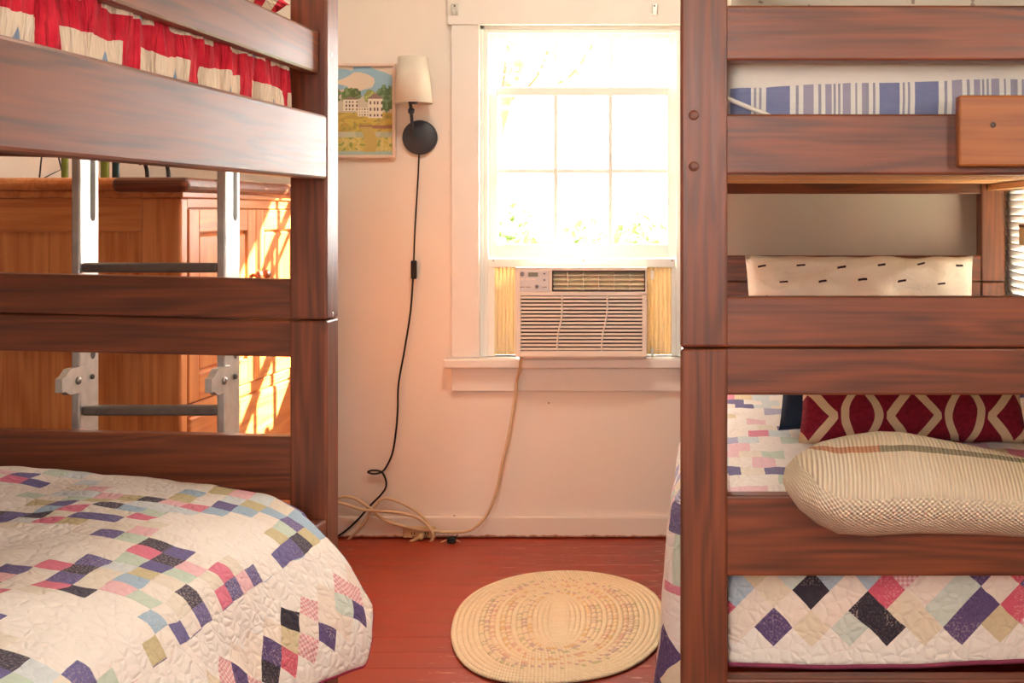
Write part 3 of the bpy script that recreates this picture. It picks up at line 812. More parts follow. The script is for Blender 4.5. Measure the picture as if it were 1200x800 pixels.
# cushions behind the knitted throw
def ogeemat():
    m, nt, b = newmat('maroon_lattice', 0.85, 0.15)
    uvn = nt.nodes.new('ShaderNodeUVMap'); uv = uvn.outputs[0]
    u, v, _ = sep(nt, uv)
    Pp, L = 0.212, 0.118
    t = ((v+0.018)/L).fract()*2.0-1.0
    t = t.abs()
    fx = ((u+0.112)/Pp).fract()
    dx = ((fx-0.5)*Pp).abs()
    dia = ((dx-(1.0-t)*0.052).abs() < 0.0115)*(dx < 0.058)
    dx2 = ((0.5-(fx-0.5).abs())*Pp)
    ov = ((dx2-(1.0-t*t)*0.033).abs() < 0.0085)*(dx2 < 0.05)
    cross = dia.mx(ov)
    n = noise_tex(nt, uv, 120, 3)
    base = ramp(nt, n.outputs['Fac'], [(0.3, srgb(112, 20, 40)), (0.7, srgb(140, 30, 48))])
    col = mix(nt, cross, base, srgb(216, 184, 150))
    nt.links.new(col, b.inputs['Base Color'])
    bump(nt, b, n.outputs['Fac'], 0.2, 0.003)
    return m
MT['ogee'] = ogeemat()
pillow('throw_pillow', (0.406, 2.52, H-0.352), (1, 0, 0), (0, 0.3, 1), (0, -1, 0.3), 0.475, 0.255, 0.12, MT['ogee'], 'maroon throw pillow with a beige lattice print', pinch=0.05, wr=0.012, seed=1)
pillow('throw_pillow', (0.385, 2.66, H-0.345), (1, 0, 0), (0, 0.3, 1), (0, -1, 0.3), 0.50, 0.265, 0.11, MT['navy'], 'navy throw pillow peeking out behind the maroon lattice pillow', pinch=0.05, seed=2)

# knitted throw hanging over the rail
def knitmat():
    m, nt, b = newmat('cream_knit', 0.95, 0.1)
    uvn = nt.nodes.new('ShaderNodeUVMap'); uv = uvn.outputs[0]
    u, v, _ = sep(nt, uv)
    wob = (S(noise_tex(nt, uv, 5, 2).outputs['Fac'])-0.5)*0.02
    uu = u+wob; vv = v+wob
    # upper: ribs; lower: seed stitch
    rib = (uu*(6.2832/0.0070)).sin()*0.5+0.5
    st = (vv*(6.2832/0.0085)).sin()
    seed = ((uu*(6.2832/0.0095)).sin()*st)*0.5+0.5
    low = v < 0.115
    hgt = rib*(1.0-low)*0.8+seed*low
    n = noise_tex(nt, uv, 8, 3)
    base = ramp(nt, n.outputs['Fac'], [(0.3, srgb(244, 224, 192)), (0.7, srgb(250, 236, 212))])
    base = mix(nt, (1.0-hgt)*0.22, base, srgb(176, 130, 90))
    edgev = v+(S(noise_tex(nt, uv, 30, 3).outputs['Fac'])-0.5)*0.006
    band = (edgev > 0.200)*(edgev < 0.216)
    c2 = mix(nt, u > 0.372, srgb(206, 122, 84), srgb(126, 116, 90))
    sel = (u > 0.19)
    base = mix(nt, band*sel*0.85, base, mix(nt, rib*0.3, c2, srgb(226, 200, 160)))
    nt.links.new(base, b.inputs['Base Color'])
    bump(nt, b, hgt, 0.8, 0.006)
    return m
MT['knit'] = knitmat()
top_px = [(918, 566), (922, 552), (935, 540), (965, 525), (1000, 517), (1035, 512), (1065, 513), (1090, 518), (1130, 526), (1170, 534), (1210, 544), (1260, 550), (1320, 556), (1360, 575)]
bot_px = [(918, 568), (923, 580), (937, 600), (958, 617), (983, 629), (1020, 632), (1080, 629), (1130, 630), (1200, 633), (1260, 632), (1320, 626), (1360, 590)]
def interp(tab, x):
    for (a, ya), (b_, yb) in zip(tab, tab[1:]):
        if x <= b_: return ya+(yb-ya)*(x-a)/(b_-a)
    return tab[-1][1]
NU, NP = 120, 40
KV, KF, KU = [], [], []
for i in range(NU+1):
    t = i/NU; e = 0.5-0.5*math.cos(math.pi*t)
    px = 918+(1360-918)*(0.35*t+0.65*e)
    yt, yb = interp(top_px, px), interp(bot_px, px)
    x = (px-840)*2.01/F
    zt, zb = H-(yt-250)*2.01/F, H-(yb-250)*2.01/F
    hh = max(zt-zb, 0.002); k_ = min(1.0, hh/0.15)**0.8
    rz = H-0.476
    pr = [(2.030, zb), (2.008-0.012*k_, zb+0.10*hh), (1.998-0.036*k_, zb+0.32*hh), (2.0-0.04*k_, zb+0.58*hh), (2.02-0.03*k_, zb+0.82*hh), (2.055, zt),
          (2.085+0.035*k_, zt-0.12*hh), (2.09+0.045*k_, max(zt-0.35*hh, rz+0.004)), (2.085+0.02*k_, max(zt-0.5*hh, rz+0.001)), (2.05, max(rz+0.001, zb+0.3*hh) if zt > rz+0.01 else zt-0.3*hh), (2.039, min(rz-0.012, zb+0.6*hh) if zb < rz-0.03 else zb+0.5*hh), (2.037, zb+0.2*hh)]
    pr = [(2.034+(a-2.034)*min(1.0, k_*1.15), z) for a, z in pr]
    lp = catmull([(0, a, z) for a, z in pr+pr[:1]], 4)[:-1]
    L = 0.0; last = None
    m_ = len(lp)
    for k2, q in enumerate(lp):
        if last is not None: L += (q-last).length
        last = q
        w = 0.003*nz(x*14, q.z*14, q.y*14)
        KV.append((x, q.y+w, q.z)); KU.append((x+0.1, L))
    NP = m_
for i in range(NU):
    for k2 in range(NP):
        k3 = (k2+1) % NP
        KF.append([i*NP+k2, (i+1)*NP+k2, (i+1)*NP+k3, i*NP+k3])
KF.append(list(range(NP))); KF.append([NU*NP+k for k in range(NP)][::-1])
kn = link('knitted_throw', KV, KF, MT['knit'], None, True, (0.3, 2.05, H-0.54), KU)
tag(kn, 'chunky cream knitted throw bulging over the end rail of the right lower bunk', 'throw')

# ------------------------------------------------------------------ upper right bed
def plaidmat():
    m, nt, b = newmat('blue_stripe_sheet', 0.9, 0.1)
    uvn = nt.nodes.new('ShaderNodeUVMap'); uv = uvn.outputs[0]
    u, v, _ = sep(nt, uv)
    x = (u/0.262).fract()
    wht, blu, gry, mauve = srgb(226, 220, 212), srgb(116, 122, 162), srgb(150, 146, 160), srgb(158, 150, 170)
    seq = [(0, gry), (0.02, wht), (0.05, gry), (0.065, wht), (0.09, blu), (0.23, wht), (0.25, gry), (0.265, wht), (0.285, gry), (0.30, wht), (0.33, blu), (0.49, wht), (0.53, gry), (0.55, wht),
           (0.58, mauve), (0.65, wht), (0.68, gry), (0.70, wht), (0.73, mauve), (0.77, wht), (0.785, gry), (0.80, wht), (0.815, gry), (0.83, wht), (0.845, mauve), (0.90, wht), (0.93, gry), (0.945, wht), (0.975, mauve)]
    col = ramp(nt, x, seq, 'CONSTANT')
    n = noise_tex(nt, uv, 50, 3)
    edge = (v-u*0.032) > 0.220
    col = mix(nt, edge, col, srgb(226, 218, 206))
    col = mix(nt, S(n.outputs['Fac'])*0.18, col, srgb(200, 196, 196))
    nt.links.new(col, b.inputs['Base Color'])
    bump(nt, b, noise_tex(nt, mapping(nt, uv, (6, 40, 1)), 1.0, 3, 0.5, 0.5).outputs['Fac'], 0.35, 0.015)
    return m
MT['plaid'] = plaidmat()
slab('mattress', -0.015, 0.925, 2.16, 4.01, H+0.117, H+0.30, MT['mattress'], 'mattress under the blue striped sheet of the right upper bunk', 'mattress', 0.04)
def usheet(a, c):
    x = 0.0+0.93*a
    path = c*2.1
    if path < 0.20: y, z = 2.135-0.012*math.sin(path/0.2*math.pi), 0.115+path
    elif path < 0.26:
        th = (path-0.20)/0.06*math.pi/2; y, z = 2.135+0.04*(1-math.cos(th)), 0.315+0.02*math.sin(th)
    else: y, z = 2.175+path-0.26, 0.335
    yy = y
    cr = max(0.0, 1-a/0.05)            # round the left corner
    if path < 0.26: yy += 0.04*cr*cr
    w = 0.005*nz(x*7, path*20)+0.003*nz(x*20, path*30)
    return (x, min(yy+w, 4.02), H+z+w), (x, 0.115+path)
V, Fc, uv = grid(90, 120, usheet)
us = link('striped_sheet', V, Fc, MT['plaid'], None, True, (0.46, 3.0, H+0.12), uv)
addmod(us, 'SOLIDIFY', thickness=0.004, offset=0.0)
tag(us, 'cream topped sheet with blue and white stripes on the right upper bunk', 'sheet')
tube('piping', catmull([(0.02, 2.098, H+0.20), (0.03, 2.094, H+0.195), (0.06, 2.09, H+0.182), (0.09, 2.09, H+0.17), (0.10, 2.09, H+0.16)], 5), 0.0045, MT['creamsheet'], us, 6)
def printmat():
    m, nt, b = newmat('sprig_print', 0.9, 0.1)
    uvn = nt.nodes.new('ShaderNodeUVMap'); uv = uvn.outputs[0]
    n = noise_tex(nt, uv, 40, 3)
    msk = ramp(nt, n.outputs['Fac'], [(0.60, (0, 0, 0, 1)), (0.64, (1, 1, 1, 1))])
    col = mix(nt, S(msk)*0.7, srgb(226, 214, 200), srgb(130, 90, 80))
    nt.links.new(col, b.inputs['Base Color']); return m
MT['sprig'] = printmat()
pillow('bed_pillow', (0.44, 2.36, H+0.415), (1, 0, 0), (0, 1, 0), (0, 0, 1), 0.84, 0.42, 0.15, MT['sprig'], 'cream sprigged pillow on top of the right upper bunk', pinch=0.02, seed=5)

# ================================================================== DRESSER
DX, DY0, DY1 = -1.336, 3.0, 4.12        # front plane, near side, far side
DXB = -1.93
dr = thing('pine_dresser', 'orange pine wardrobe chest with panelled doors behind the left bunk', 'dresser', ((DX+DXB)/2, (DY0+DY1)/2, 0))
zt = H+0.089
v, f = boxgeo(DXB, DX+0.02, DY0-0.02, DY1, zt-0.032, zt, 0.014, 3)
tp = link('top', v, f, MT['pineY'], dr, False)
v, f = boxgeo(-1.50, DX+0.028, DY0-0.026, DY1, zt-0.036, zt+0.001, 0.015, 3)
link('front_edging', v, f, MT['pinetop'], dr)
box('cornice', DXB+0.01, DX+0.006, DY0-0.004, DY1-0.01, zt-0.05, zt-0.032, MT['pineY'], dr, 0.003)
# side frame facing us
box('corner_post', DX-0.10, DX, DY0, DY0+0.04, 0.0, zt-0.05, MT['pineZ'], dr, 0.006)
box('corner_post', DXB, DXB+0.08, DY0, DY0+0.04, 0.0, zt-0.05, MT['pineZ'], dr, 0.005)
box('side_rail', DXB+0.08, DX-0.10, DY0+0.004, DY0+0.03, zt-0.135, zt-0.05, MT['pineX'], dr, 0.003)
box('side_rail', DXB+0.08, DX-0.10, DY0+0.004, DY0+0.03, 0.10, 0.2, MT['pineX'], dr, 0.003)
box('side_panel', DXB+0.08, DX-0.10, DY0+0.012, DY0+0.024, 0.19, zt-0.13, MT['pineZ'], dr, 0.001)
box('carcass', DXB+0.01, DX-0.02, DY0+0.04, DY1-0.01, 0.09, zt-0.05, MT['pineY'], dr, 0.001)
box('corner_post', DX-0.05, DX, DY1-0.05, DY1, 0.0, zt-0.05, MT['pineZ'], dr, 0.004)
box('front_rail', DX-0.022, DX-0.002, DY0+0.04, DY1-0.05, zt-0.075, zt-0.05, MT['pineY'], dr, 0.002)
box('front_rail', DX-0.022, DX-0.002, DY0+0.04, DY1-0.05, H-0.515, H-0.485, MT['pineY'], dr, 0.002)
box('plinth', DX-0.022, DX-0.002, DY0+0.04, DY1-0.05, 0.09, 0.14, MT['pineY'], dr, 0.002)
ym = 3.485
def door(ya, yb, knob_y):
    za, zb = H-0.482, zt-0.078
    d = box('door', DX-0.02, DX+0.002, ya, ya+0.06, za, zb, MT['pineZ'], dr, 0.003)
    box('stile', DX-0.02, DX+0.002, yb-0.06, yb, za, zb, MT['pineZ'], d, 0.003)
    box('rail', DX-0.02, DX+0.002, ya+0.06, yb-0.06, zb-0.06, zb, MT['pineY'], d, 0.003)
    box('rail', DX-0.02, DX+0.002, ya+0.06, yb-0.06, za, za+0.07, MT['pineY'], d, 0.003)
    v, f = boxgeo(DX-0.018, DX-0.002, ya+0.06, yb-0.06, za+0.07, zb-0.06, 0.012, 1)
    link('raised_panel', v, f, MT['pineZ'], d)
    lathe('knob', (DX+0.002, knob_y, H-0.177), [(0.006, 0), (0.006, 0.01), (0.014, 0.016), (0.014, 0.024), (0.008, 0.029)], MT['pinetop'], d, 'X', 14)
door(DY0+0.043, ym-0.002, ym-0.03); door(ym+0.002, DY1-0.053, ym+0.03)
for za, zb in ((H-0.74, H-0.518), (0.145, H-0.745)):
    d = box('drawer', DX-0.02, DX+0.004, DY0+0.045, DY1-0.055, za, zb, MT['pineY'], dr, 0.006)
    for yy in (DY0+0.3, DY1-0.3):
        lathe('knob', (DX+0.004, yy, (za+zb)/2), [(0.006, 0), (0.006, 0.01), (0.015, 0.016), (0.015, 0.024), (0.008, 0.029)], MT['pinetop'], d, 'X', 14)
# ornaments on the dresser, only their feet show under the bunk rail
def bottle(px, Y, r, hgt, mat, label):
    c = P(px, 0, Y)
    o = lathe('bottle', (c.x, Y, zt), [(r*0.9, 0), (r, 0.008), (r, hgt*0.55), (r*0.45, hgt*0.72), (r*0.4, hgt*0.95), (r*0.48, hgt)], mat, None, 'Z', 18)
    tag(o, label, 'bottle')
bottle(76, 3.3, 0.009, 0.20, MT['green_glass'], 'slim olive green bottle near the left end of the dresser top')
bottle(123, 3.3, 0.011, 0.20, MT['green_glass'], 'olive green bottle beside the teal bottle on the dresser top')
bottle(136, 3.32, 0.010, 0.18, MT['teal'], 'dark teal bottle on the dresser top')
st_ = thing('wire_stand', 'black wire stand with curled feet on the dresser top', 'stand', (P(182, 0, 3.25).x, 3.25, zt))
for px in (171, 196):
    x = P(px, 0, 3.25).x
    tube('foot', catmull([(x-0.018, 3.25, zt+0.045), (x-0.006, 3.25, zt+0.05), (x+0.002, 3.25, zt+0.03), (x+0.004, 3.25, zt+0.005)], 5), 0.0055, MT['black'], st_, 8)
x0_, x1_ = P(171, 0, 3.25).x-0.018, P(196, 0, 3.25).x+0.004
box('tray', x0_-0.02, x1_+0.02, 3.20, 3.30, zt+0.045, zt+0.055, MT['black'], st_, 0.003)
es = thing('wire_easel', 'thin dark wire easel at the left end of the dresser top', 'easel', (P(50, 0, 3.25).x, 3.25, zt))
a = P(46, 205, 3.25)
tube('leg', [(a.x, 3.25, zt+0.002), (a.x+0.02, 3.25, zt+0.2)], 0.002, MT['black'], es, 6)
tube('leg', [(a.x+0.022, 3.22, zt+0.002), (a.x+0.06, 3.25, zt+0.03), (a.x+0.02, 3.25, zt+0.2)], 0.002, MT['black'], es, 6)

# ================================================================== LADDER
ld = thing('bunk_ladder', 'grey metal bunk ladder leaning behind the left bunk end panel', 'ladder', (-1.273, 2.76, 0))
LY = 2.715
for xr_ in (-1.437, -1.109):
    ra = box('ladder_rail', xr_-0.020, xr_, LY, LY+0.084, 0.0, H+0.20, MT['alu'], ld, 0.004)
    for z0_, z1_ in ((0.06, 0.19), (-0.018, 0.19), (-0.335, -0.22), (-0.65, -0.55)):
        if z0_ == 0.06: continue
        v, f = boxgeo(xr_-0.001, xr_+0.0008, LY+0.045, LY+0.066, H+z0_, H+z1_, 0.0)
        # rounded slot ends
        V = []; n = 8
        for k in range(n+1):
            a = math.pi+math.pi*k/n; V.append((xr_+0.0008, LY+0.0555+0.0105*math.cos(a), H+z0_+0.0105+0.0105*math.sin(a)))
        for k in range(n+1):
            a = math.pi*k/n; V.append((xr_+0.0008, LY+0.0555+0.0105*math.cos(a), H+z1_-0.0105+0.0105*math.sin(a)))
        link('slot', V, [list(range(len(V)))], MT['slot'], ra)
for zr in (-0.123, -0.447, -0.77):
    box('rung', -1.437, -1.129, LY+0.004, LY+0.036, H+zr-0.011, H+zr+0.011, MT['rung'], ld, 0.006, 3)
for xr_ in (-1.437, -1.109):
    zc = H-0.375
    V = []
    ys = [2.635, 2.65, 2.67, 2.735, 2.735, 2.67, 2.65, 2.635]; zs_ = [-0.018, -0.018, -0.028, -0.028, 0.03, 0.03, 0.016, 0.012]
    for dx in (-0.042, -0.002):
        for a, b_ in zip(ys, zs_): V.append((xr_-0.012 if dx < -0.01 else xr_+0.003, a, zc+b_))
    n = 8; Fc = [list(range(n)), list(range(n, 2*n))[::-1]]+[[i, n+i, n+(i+1) % n, (i+1) % n] for i in range(n)]
    hk = link('hook', V, Fc, MT['alu'], ld)
    lathe('bolt', (xr_+0.003, 2.70, zc), [(0.009, 0), (0.009, 0.004), (0.005, 0.007)], MT['steel'], hk, 'X', 10)
    lathe('bolt', (xr_+0.0005, LY+0.05, zc), [(0.006, 0), (0.006, 0.004), (0.003, 0.006)], MT['slot'], hk, 'X', 10)

# ================================================================== AIR CONDITIONER
AY = 4.075
def ax(px): return (px-840)*AY/F
def az(py): return H-(py-250)*AY/F
ac = thing('air_conditioner', 'beige window air conditioner with slatted grille and side curtains', 'air conditioner', ((ax(604)+ax(758))/2, AY+0.15, WZ0))
acy = AY+0.02
box('cabinet', ax(605)+0.004, ax(757)-0.004, acy, YB+0.30, WZ0+0.004, az(314), MT['plastic'], ac, 0.008)
# front bezel built round its openings
fz0, fz1 = az(418), az(313)
gx0, gx1, gz0, gz1 = ax(610), ax(752.5), az(411), az(346.5)
ox0, ox1, oz0, oz1 = ax(647), ax(756), az(341.5), az(317)
for nm, a in (('bezel', (ax(604), gx0, fz0, fz1)), ('bezel', (gx1, ax(758), fz0, az(344))), ('bezel', (gx0, gx1, fz0, gz0)), ('bezel', (gx0, ax(758), gz1, oz0)), ('bezel', (gx0, ax(758), oz1, fz1)), ('bezel', (ox1, ax(758), oz0, oz1)), ('bezel', (ax(643.5), ox0, oz0, oz1))):
    box(nm, a[0], a[1], AY, AY+0.03, a[2], a[3], MT['plastic'], ac, 0.0015)
box('grille_back', gx0, gx1, AY+0.018, AY+0.022, gz0, gz1, MT['dark'], ac, 0)
ns = 15; pitch = (gz1-gz0)/ns; s0 = None
for i in range(ns):
    zc = gz0+pitch*(i+0.5)
    if s0 is None:
        s0 = box('slat', gx0, gx1, AY+0.002, AY+0.016, zc-pitch*0.30, zc+pitch*0.30, MT['plastic'], ac, 0.001, 1); z00 = zc
    else:
        o = s0.copy(); COL.objects.link(o); o.parent = ac; o.location = (0, 0, zc-z00)
for pxs in ((658.5, 657, 654, 653), (711.5, 709.5, 706.5, 705)):
    pth = catmull([(ax(pxs[0]), AY+0.002, gz1), (ax(pxs[0]), AY+0.002, gz1-0.05), (ax(pxs[1]), AY+0.002, gz1-0.09), (ax(pxs[2]), AY+0.002, gz1-0.125), (ax(pxs[3]), AY+0.002, gz0+0.02), (ax(pxs[3]), AY+0.002, gz0)], 5)
    tube('grille_rib', pth, 0.003, MT['plastic'], ac, 6)
cpn = box('control_panel', ax(609), ax(643.5), AY-0.001, AY+0.012, az(342), az(316.5), MT['plastic_panel'], ac, 0.002)
box('display', ax(619), ax(630.5), AY-0.002, AY, az(324), az(319), MT['lcd'], cpn, 0.0005)
lathe('emblem', (ax(612), AY-0.001, az(321)), [(0.0075, 0.0005), (0.0075, -0.0008), (0.005, -0.0012)], MT['mark'], cpn, 'Y', 16)
lathe('dial_button', (ax(629.2), AY-0.001, az(335.5)), [(0.006, 0.0005), (0.006, -0.003), (0.0045, -0.004)], MT['mark'], cpn, 'Y', 14)
for px, py in ((638, 320.5), (638, 328)):
    box('arrow_button', ax(px-1.2), ax(px+1.2), AY-0.0025, AY, az(py+0.9), az(py-0.9), MT['mark'], cpn, 0.0005)
for px in (612, 618.5, 625):
    box('button', ax(px-2.3), ax(px+2.3), AY-0.0025, AY, az(328.5), az(326), MT['plastic'], cpn, 0.0006)
for px in (612, 619, 638):
    box('legend', ax(px-2.8), ax(px+2.8), AY-0.0015, AY, az(336.6), az(335.8), MT['mark'], cpn, 0)
# air outlet: dark frame, recess, vanes
ot = box('outlet_recess', ox0, ox1, AY+0.022, AY+0.025, oz0, oz1, MT['ivory'], ac, 0)
for a in ((ox0, ox1, oz1-0.003, oz1), (ox0, ox1, oz0, oz0+0.003), (ox0, ox0+0.003, oz0, oz1), (ox1-0.003, ox1, oz0, oz1)):
    box('outlet_frame', a[0], a[1], AY-0.001, AY+0.02, a[2], a[3], MT['dark'], ot, 0.0005)
for i in range(1, 6):
    x = ox0+(ox1-ox0)*i/6; box('vane', x-0.001, x+0.001, AY+0.006, AY+0.02, oz0+0.003, oz1-0.003, MT['plastic'], ot, 0)
MT['chrome'] = plain('pale_metal_vane', srgb(246, 232, 200), 0.3, 0.5, metal=0.6, grain=0.03, bstr=0)
for i in range(4):
    zc = oz0+0.011+(oz1-oz0-0.014)*i/3.6
    V = [(ox0+0.003, AY+0.004, zc-0.004), (ox1-0.003, AY+0.004, zc-0.004), (ox1-0.003, AY+0.016, zc+0.008), (ox0+0.003, AY+0.016, zc+0.008)]
    o = link('louver', V, [[0, 1, 2, 3]], MT['chrome'], ot); addmod(o, 'SOLIDIFY', thickness=0.001)
# filler strip, side frames and pleated curtains
def wx(px): return (px-840)*(YB+0.012)/F
def wz(py): return H-(py-250)*(YB+0.012)/F
box('mounting_rail', WX0+0.028, WX1-0.028, YB+0.0, YB+0.026, wz(313), wz(303), MT['sash'], ac, 0.002)
for px, py in ((579, 305), (684, 305), (788, 305)):
    lathe('screw', (wx(px), YB, wz(py)), [(0.004, 0.001), (0.004, -0.001), (0.002, -0.0018)], MT['steel'], ac, 'Y', 10)
for a, b_ in ((WX0+0.0262, wx(580)), (wx(787), WX1-0.0262)):
    box('side_frame', a, b_, YB+0.002, YB+0.026, WZ0+0.001, wz(313), MT['sash'], ac, 0.002)
for a, b_ in ((580, 607), (757, 787)):
    n = 12; V = []
    for i in range(n+1):
        x = wx(a)+(wx(b_)-wx(a))*i/n; yy = YB+0.008+(0.014 if i % 2 else 0.0)
        V += [(x, yy, WZ0+0.006), (x, yy, wz(313))]
    o = link('pleated_curtain', V, [[2*i, 2*i+2, 2*i+3, 2*i+1] for i in range(n)], MT['accordion'], ac)
    addmod(o, 'SOLIDIFY', thickness=0.0006)
for zq in (wz(322), wz(412)):
    box('clip', ax(760.5), ax(764), YB-0.012, YB+0.004, zq-0.016, zq+0.016, MT['sash'], ac, 0.002)
# power cord of the unit
def cordpts(pix, Y, dy=None): return [P(px, py, Y-(dy[i] if dy else 0)) for i, (px, py) in enumerate(pix)]
c_ = [Vector((ax(611), AY+0.05, WZ0+0.012)), P(610.5, 421, 4.09), P(609, 432, 4.115)]+cordpts([(606, 445), (604, 462), (597, 506), (588, 545), (583, 572), (572, 600), (559, 616), (542, 623), (506, 622), (471, 616), (449, 608), (432, 594), (416, 584), (402, 582), (385, 590), (370, 610)], 4.165)
tube('power_cord', catmull(c_, 6), 0.0052, MT['cordw'], ac, 8)
cd = thing('extension_cord', 'ivory extension cord looping down to the wall outlet', 'cord', tuple(P(478, 632, 4.16)))
e_ = cordpts([(385, 587), (402, 590), (425, 597), (450, 599), (470, 601), (488, 606), (500, 614), (507, 624), (506, 633), (498, 639), (485, 642), (473, 641), (478, 637), (488, 631), (493, 629)], 4.15)
tube('cord', catmull(e_, 6), 0.0055, MT['cordw'], cd, 8)
e2 = cordpts([(370, 640), (395, 640), (408, 632), (420, 620), (430, 607), (437, 596), (447, 585), (462, 586), (485, 597), (500, 610), (505, 618)], 4.175)
tube('cord', catmull(e2, 6), 0.0045, MT['cordw'], cd, 8)
a = P(493, 629, 4.15); b_ = P(493, 628, 4.178)
lathe('plug', (a.x, 4.142, a.z), [(0.008, 0), (0.011, 0.01), (0.011, 0.032)], MT['ivory'], cd, 'Y', 12)
ou = thing('wall_outlet', 'ivory electrical outlet low on the wall behind the cords', 'outlet', tuple(P(491, 637, 4.18)))
a, b_ = P(473, 638.5, 4.184), P(511, 616, 4.184)
box('plate', a.x, b_.x, 4.1745, 4.1845, max(a.z, 0.004), b_.z, MT['ivory'], ou, 0.003)
for px in (484, 500):
    for dx in (-1.6, 1.6):
        q = P(px+dx, 625, 4.174); box('slot', q.x-0.0014, q.x+0.0014, 4.1735, 4.1755, q.z-0.005, q.z+0.005, MT['dark'], ou, 0)
    q = P(px, 628.5, 4.174); box('ground_hole', q.x-0.002, q.x+0.002, 4.1735, 4.1755, q.z-0.002, q.z+0.002, MT['dark'], ou, 0)
pg = thing('loose_plug', 'black plug with frayed ends lying by the baseboard right of the outlet', 'plug', (P(530, 636, 4.12).x, 4.12, 0))
xq = P(530, 636, 4.12).x
box('body', xq-0.016, xq+0.014, 4.105, 4.13, 0.002, 0.024, MT['rubber'], pg, 0.006)
for s, dx, dz in ((1, 0.03, 0.006), (1, 0.022, 0.03), (-1, 0.035, 0.004), (-1, 0.02, 0.022)):
    tube('strand', catmull([(xq+s*0.01, 4.118, 0.012), (xq+s*(dx*0.6), 4.11, 0.012+dz*0.4), (xq+s*dx, 4.104, 0.004+dz)], 4), 0.0022, MT['ivory'] if dz < 0.02 else MT['rubber'], pg, 6)

# ================================================================== WALL LAMP
lp = thing('wall_lamp', 'black wall lamp with a white cone shade left of the window', 'lamp', tuple(P(492, 161, YB)))
c = P(492, 161, 4.19)
lathe('backplate', (c.x, YB, c.z), [(0.060, 0.0), (0.060, -0.016), (0.056, -0.021), (0.012, -0.022)], MT['black'], lp, 'Y', 36)
a1 = P(484, 156, 4.16); a2 = P(482, 131, 4.13); a3 = P(481, 122, 4.12)
tube('arm', catmull([(c.x-0.008, 4.18, c.z+0.006), a1, P(483, 145, 4.14), a2, a3], 6), 0.0058, MT['black'], lp, 10)
lathe('joint', (a2.x, a2.y, a2.z+0.003), [(0.004, -0.012), (0.011, -0.006), (0.011, 0.006), (0.004, 0.012)], MT['black'], lp, 'Z', 14)
sx = P(484, 122, 4.12); zb_, zt_ = P(0, 121, 4.12).z, P(0, 67, 4.12).z
lathe('socket', (sx.x, 4.12, zb_-0.002), [(0.016, 0), (0.016, 0.05), (0.01, 0.06)], MT['black'], lp, 'Z', 16)
n = 40; V = []; hgt = zt_-zb_
for (r, h) in ((0.066, 0.0), (0.050, hgt)):
    for k in range(n): V.append((sx.x+r*math.cos(2*math.pi*k/n), 4.12+r*math.sin(2*math.pi*k/n), zb_+h))
MT['shade'] = translucent('lamp_linen_thin', srgb(240, 230, 216), 0.3)
o = link('shade', V, [[k, (k+1) % n, n+(k+1) % n, n+k] for k in range(n)], MT['shade'], lp, True); addmod(o, 'SOLIDIFY', thickness=0.0012)
bc = cordpts([(491, 181), (490, 205), (488, 240), (486, 275), (485, 306)], 4.185)
tube('cord', catmull(bc, 6), 0.0028, MT['rubber'], lp, 7)
bc2 = cordpts([(484, 325), (481, 365), (474, 410), (467, 450), (466, 480), (464, 505), (460, 530), (453, 546), (447, 553), (438, 555), (431, 553), (437, 551), (447, 553), (452, 562), (452, 571), (446, 580), (434, 592), (418, 610), (402, 624), (385, 634), (370, 638)], 4.18)
tube('cord', catmull(bc2, 6), 0.0034, MT['rubber'], lp, 7)
a, b_ = P(481.5, 327, 4.18), P(488, 305, 4.18)
box('cord_switch', a.x, b_.x, 4.174, 4.192, a.z, b_.z, MT['rubber'], lp, 0.005, 3)

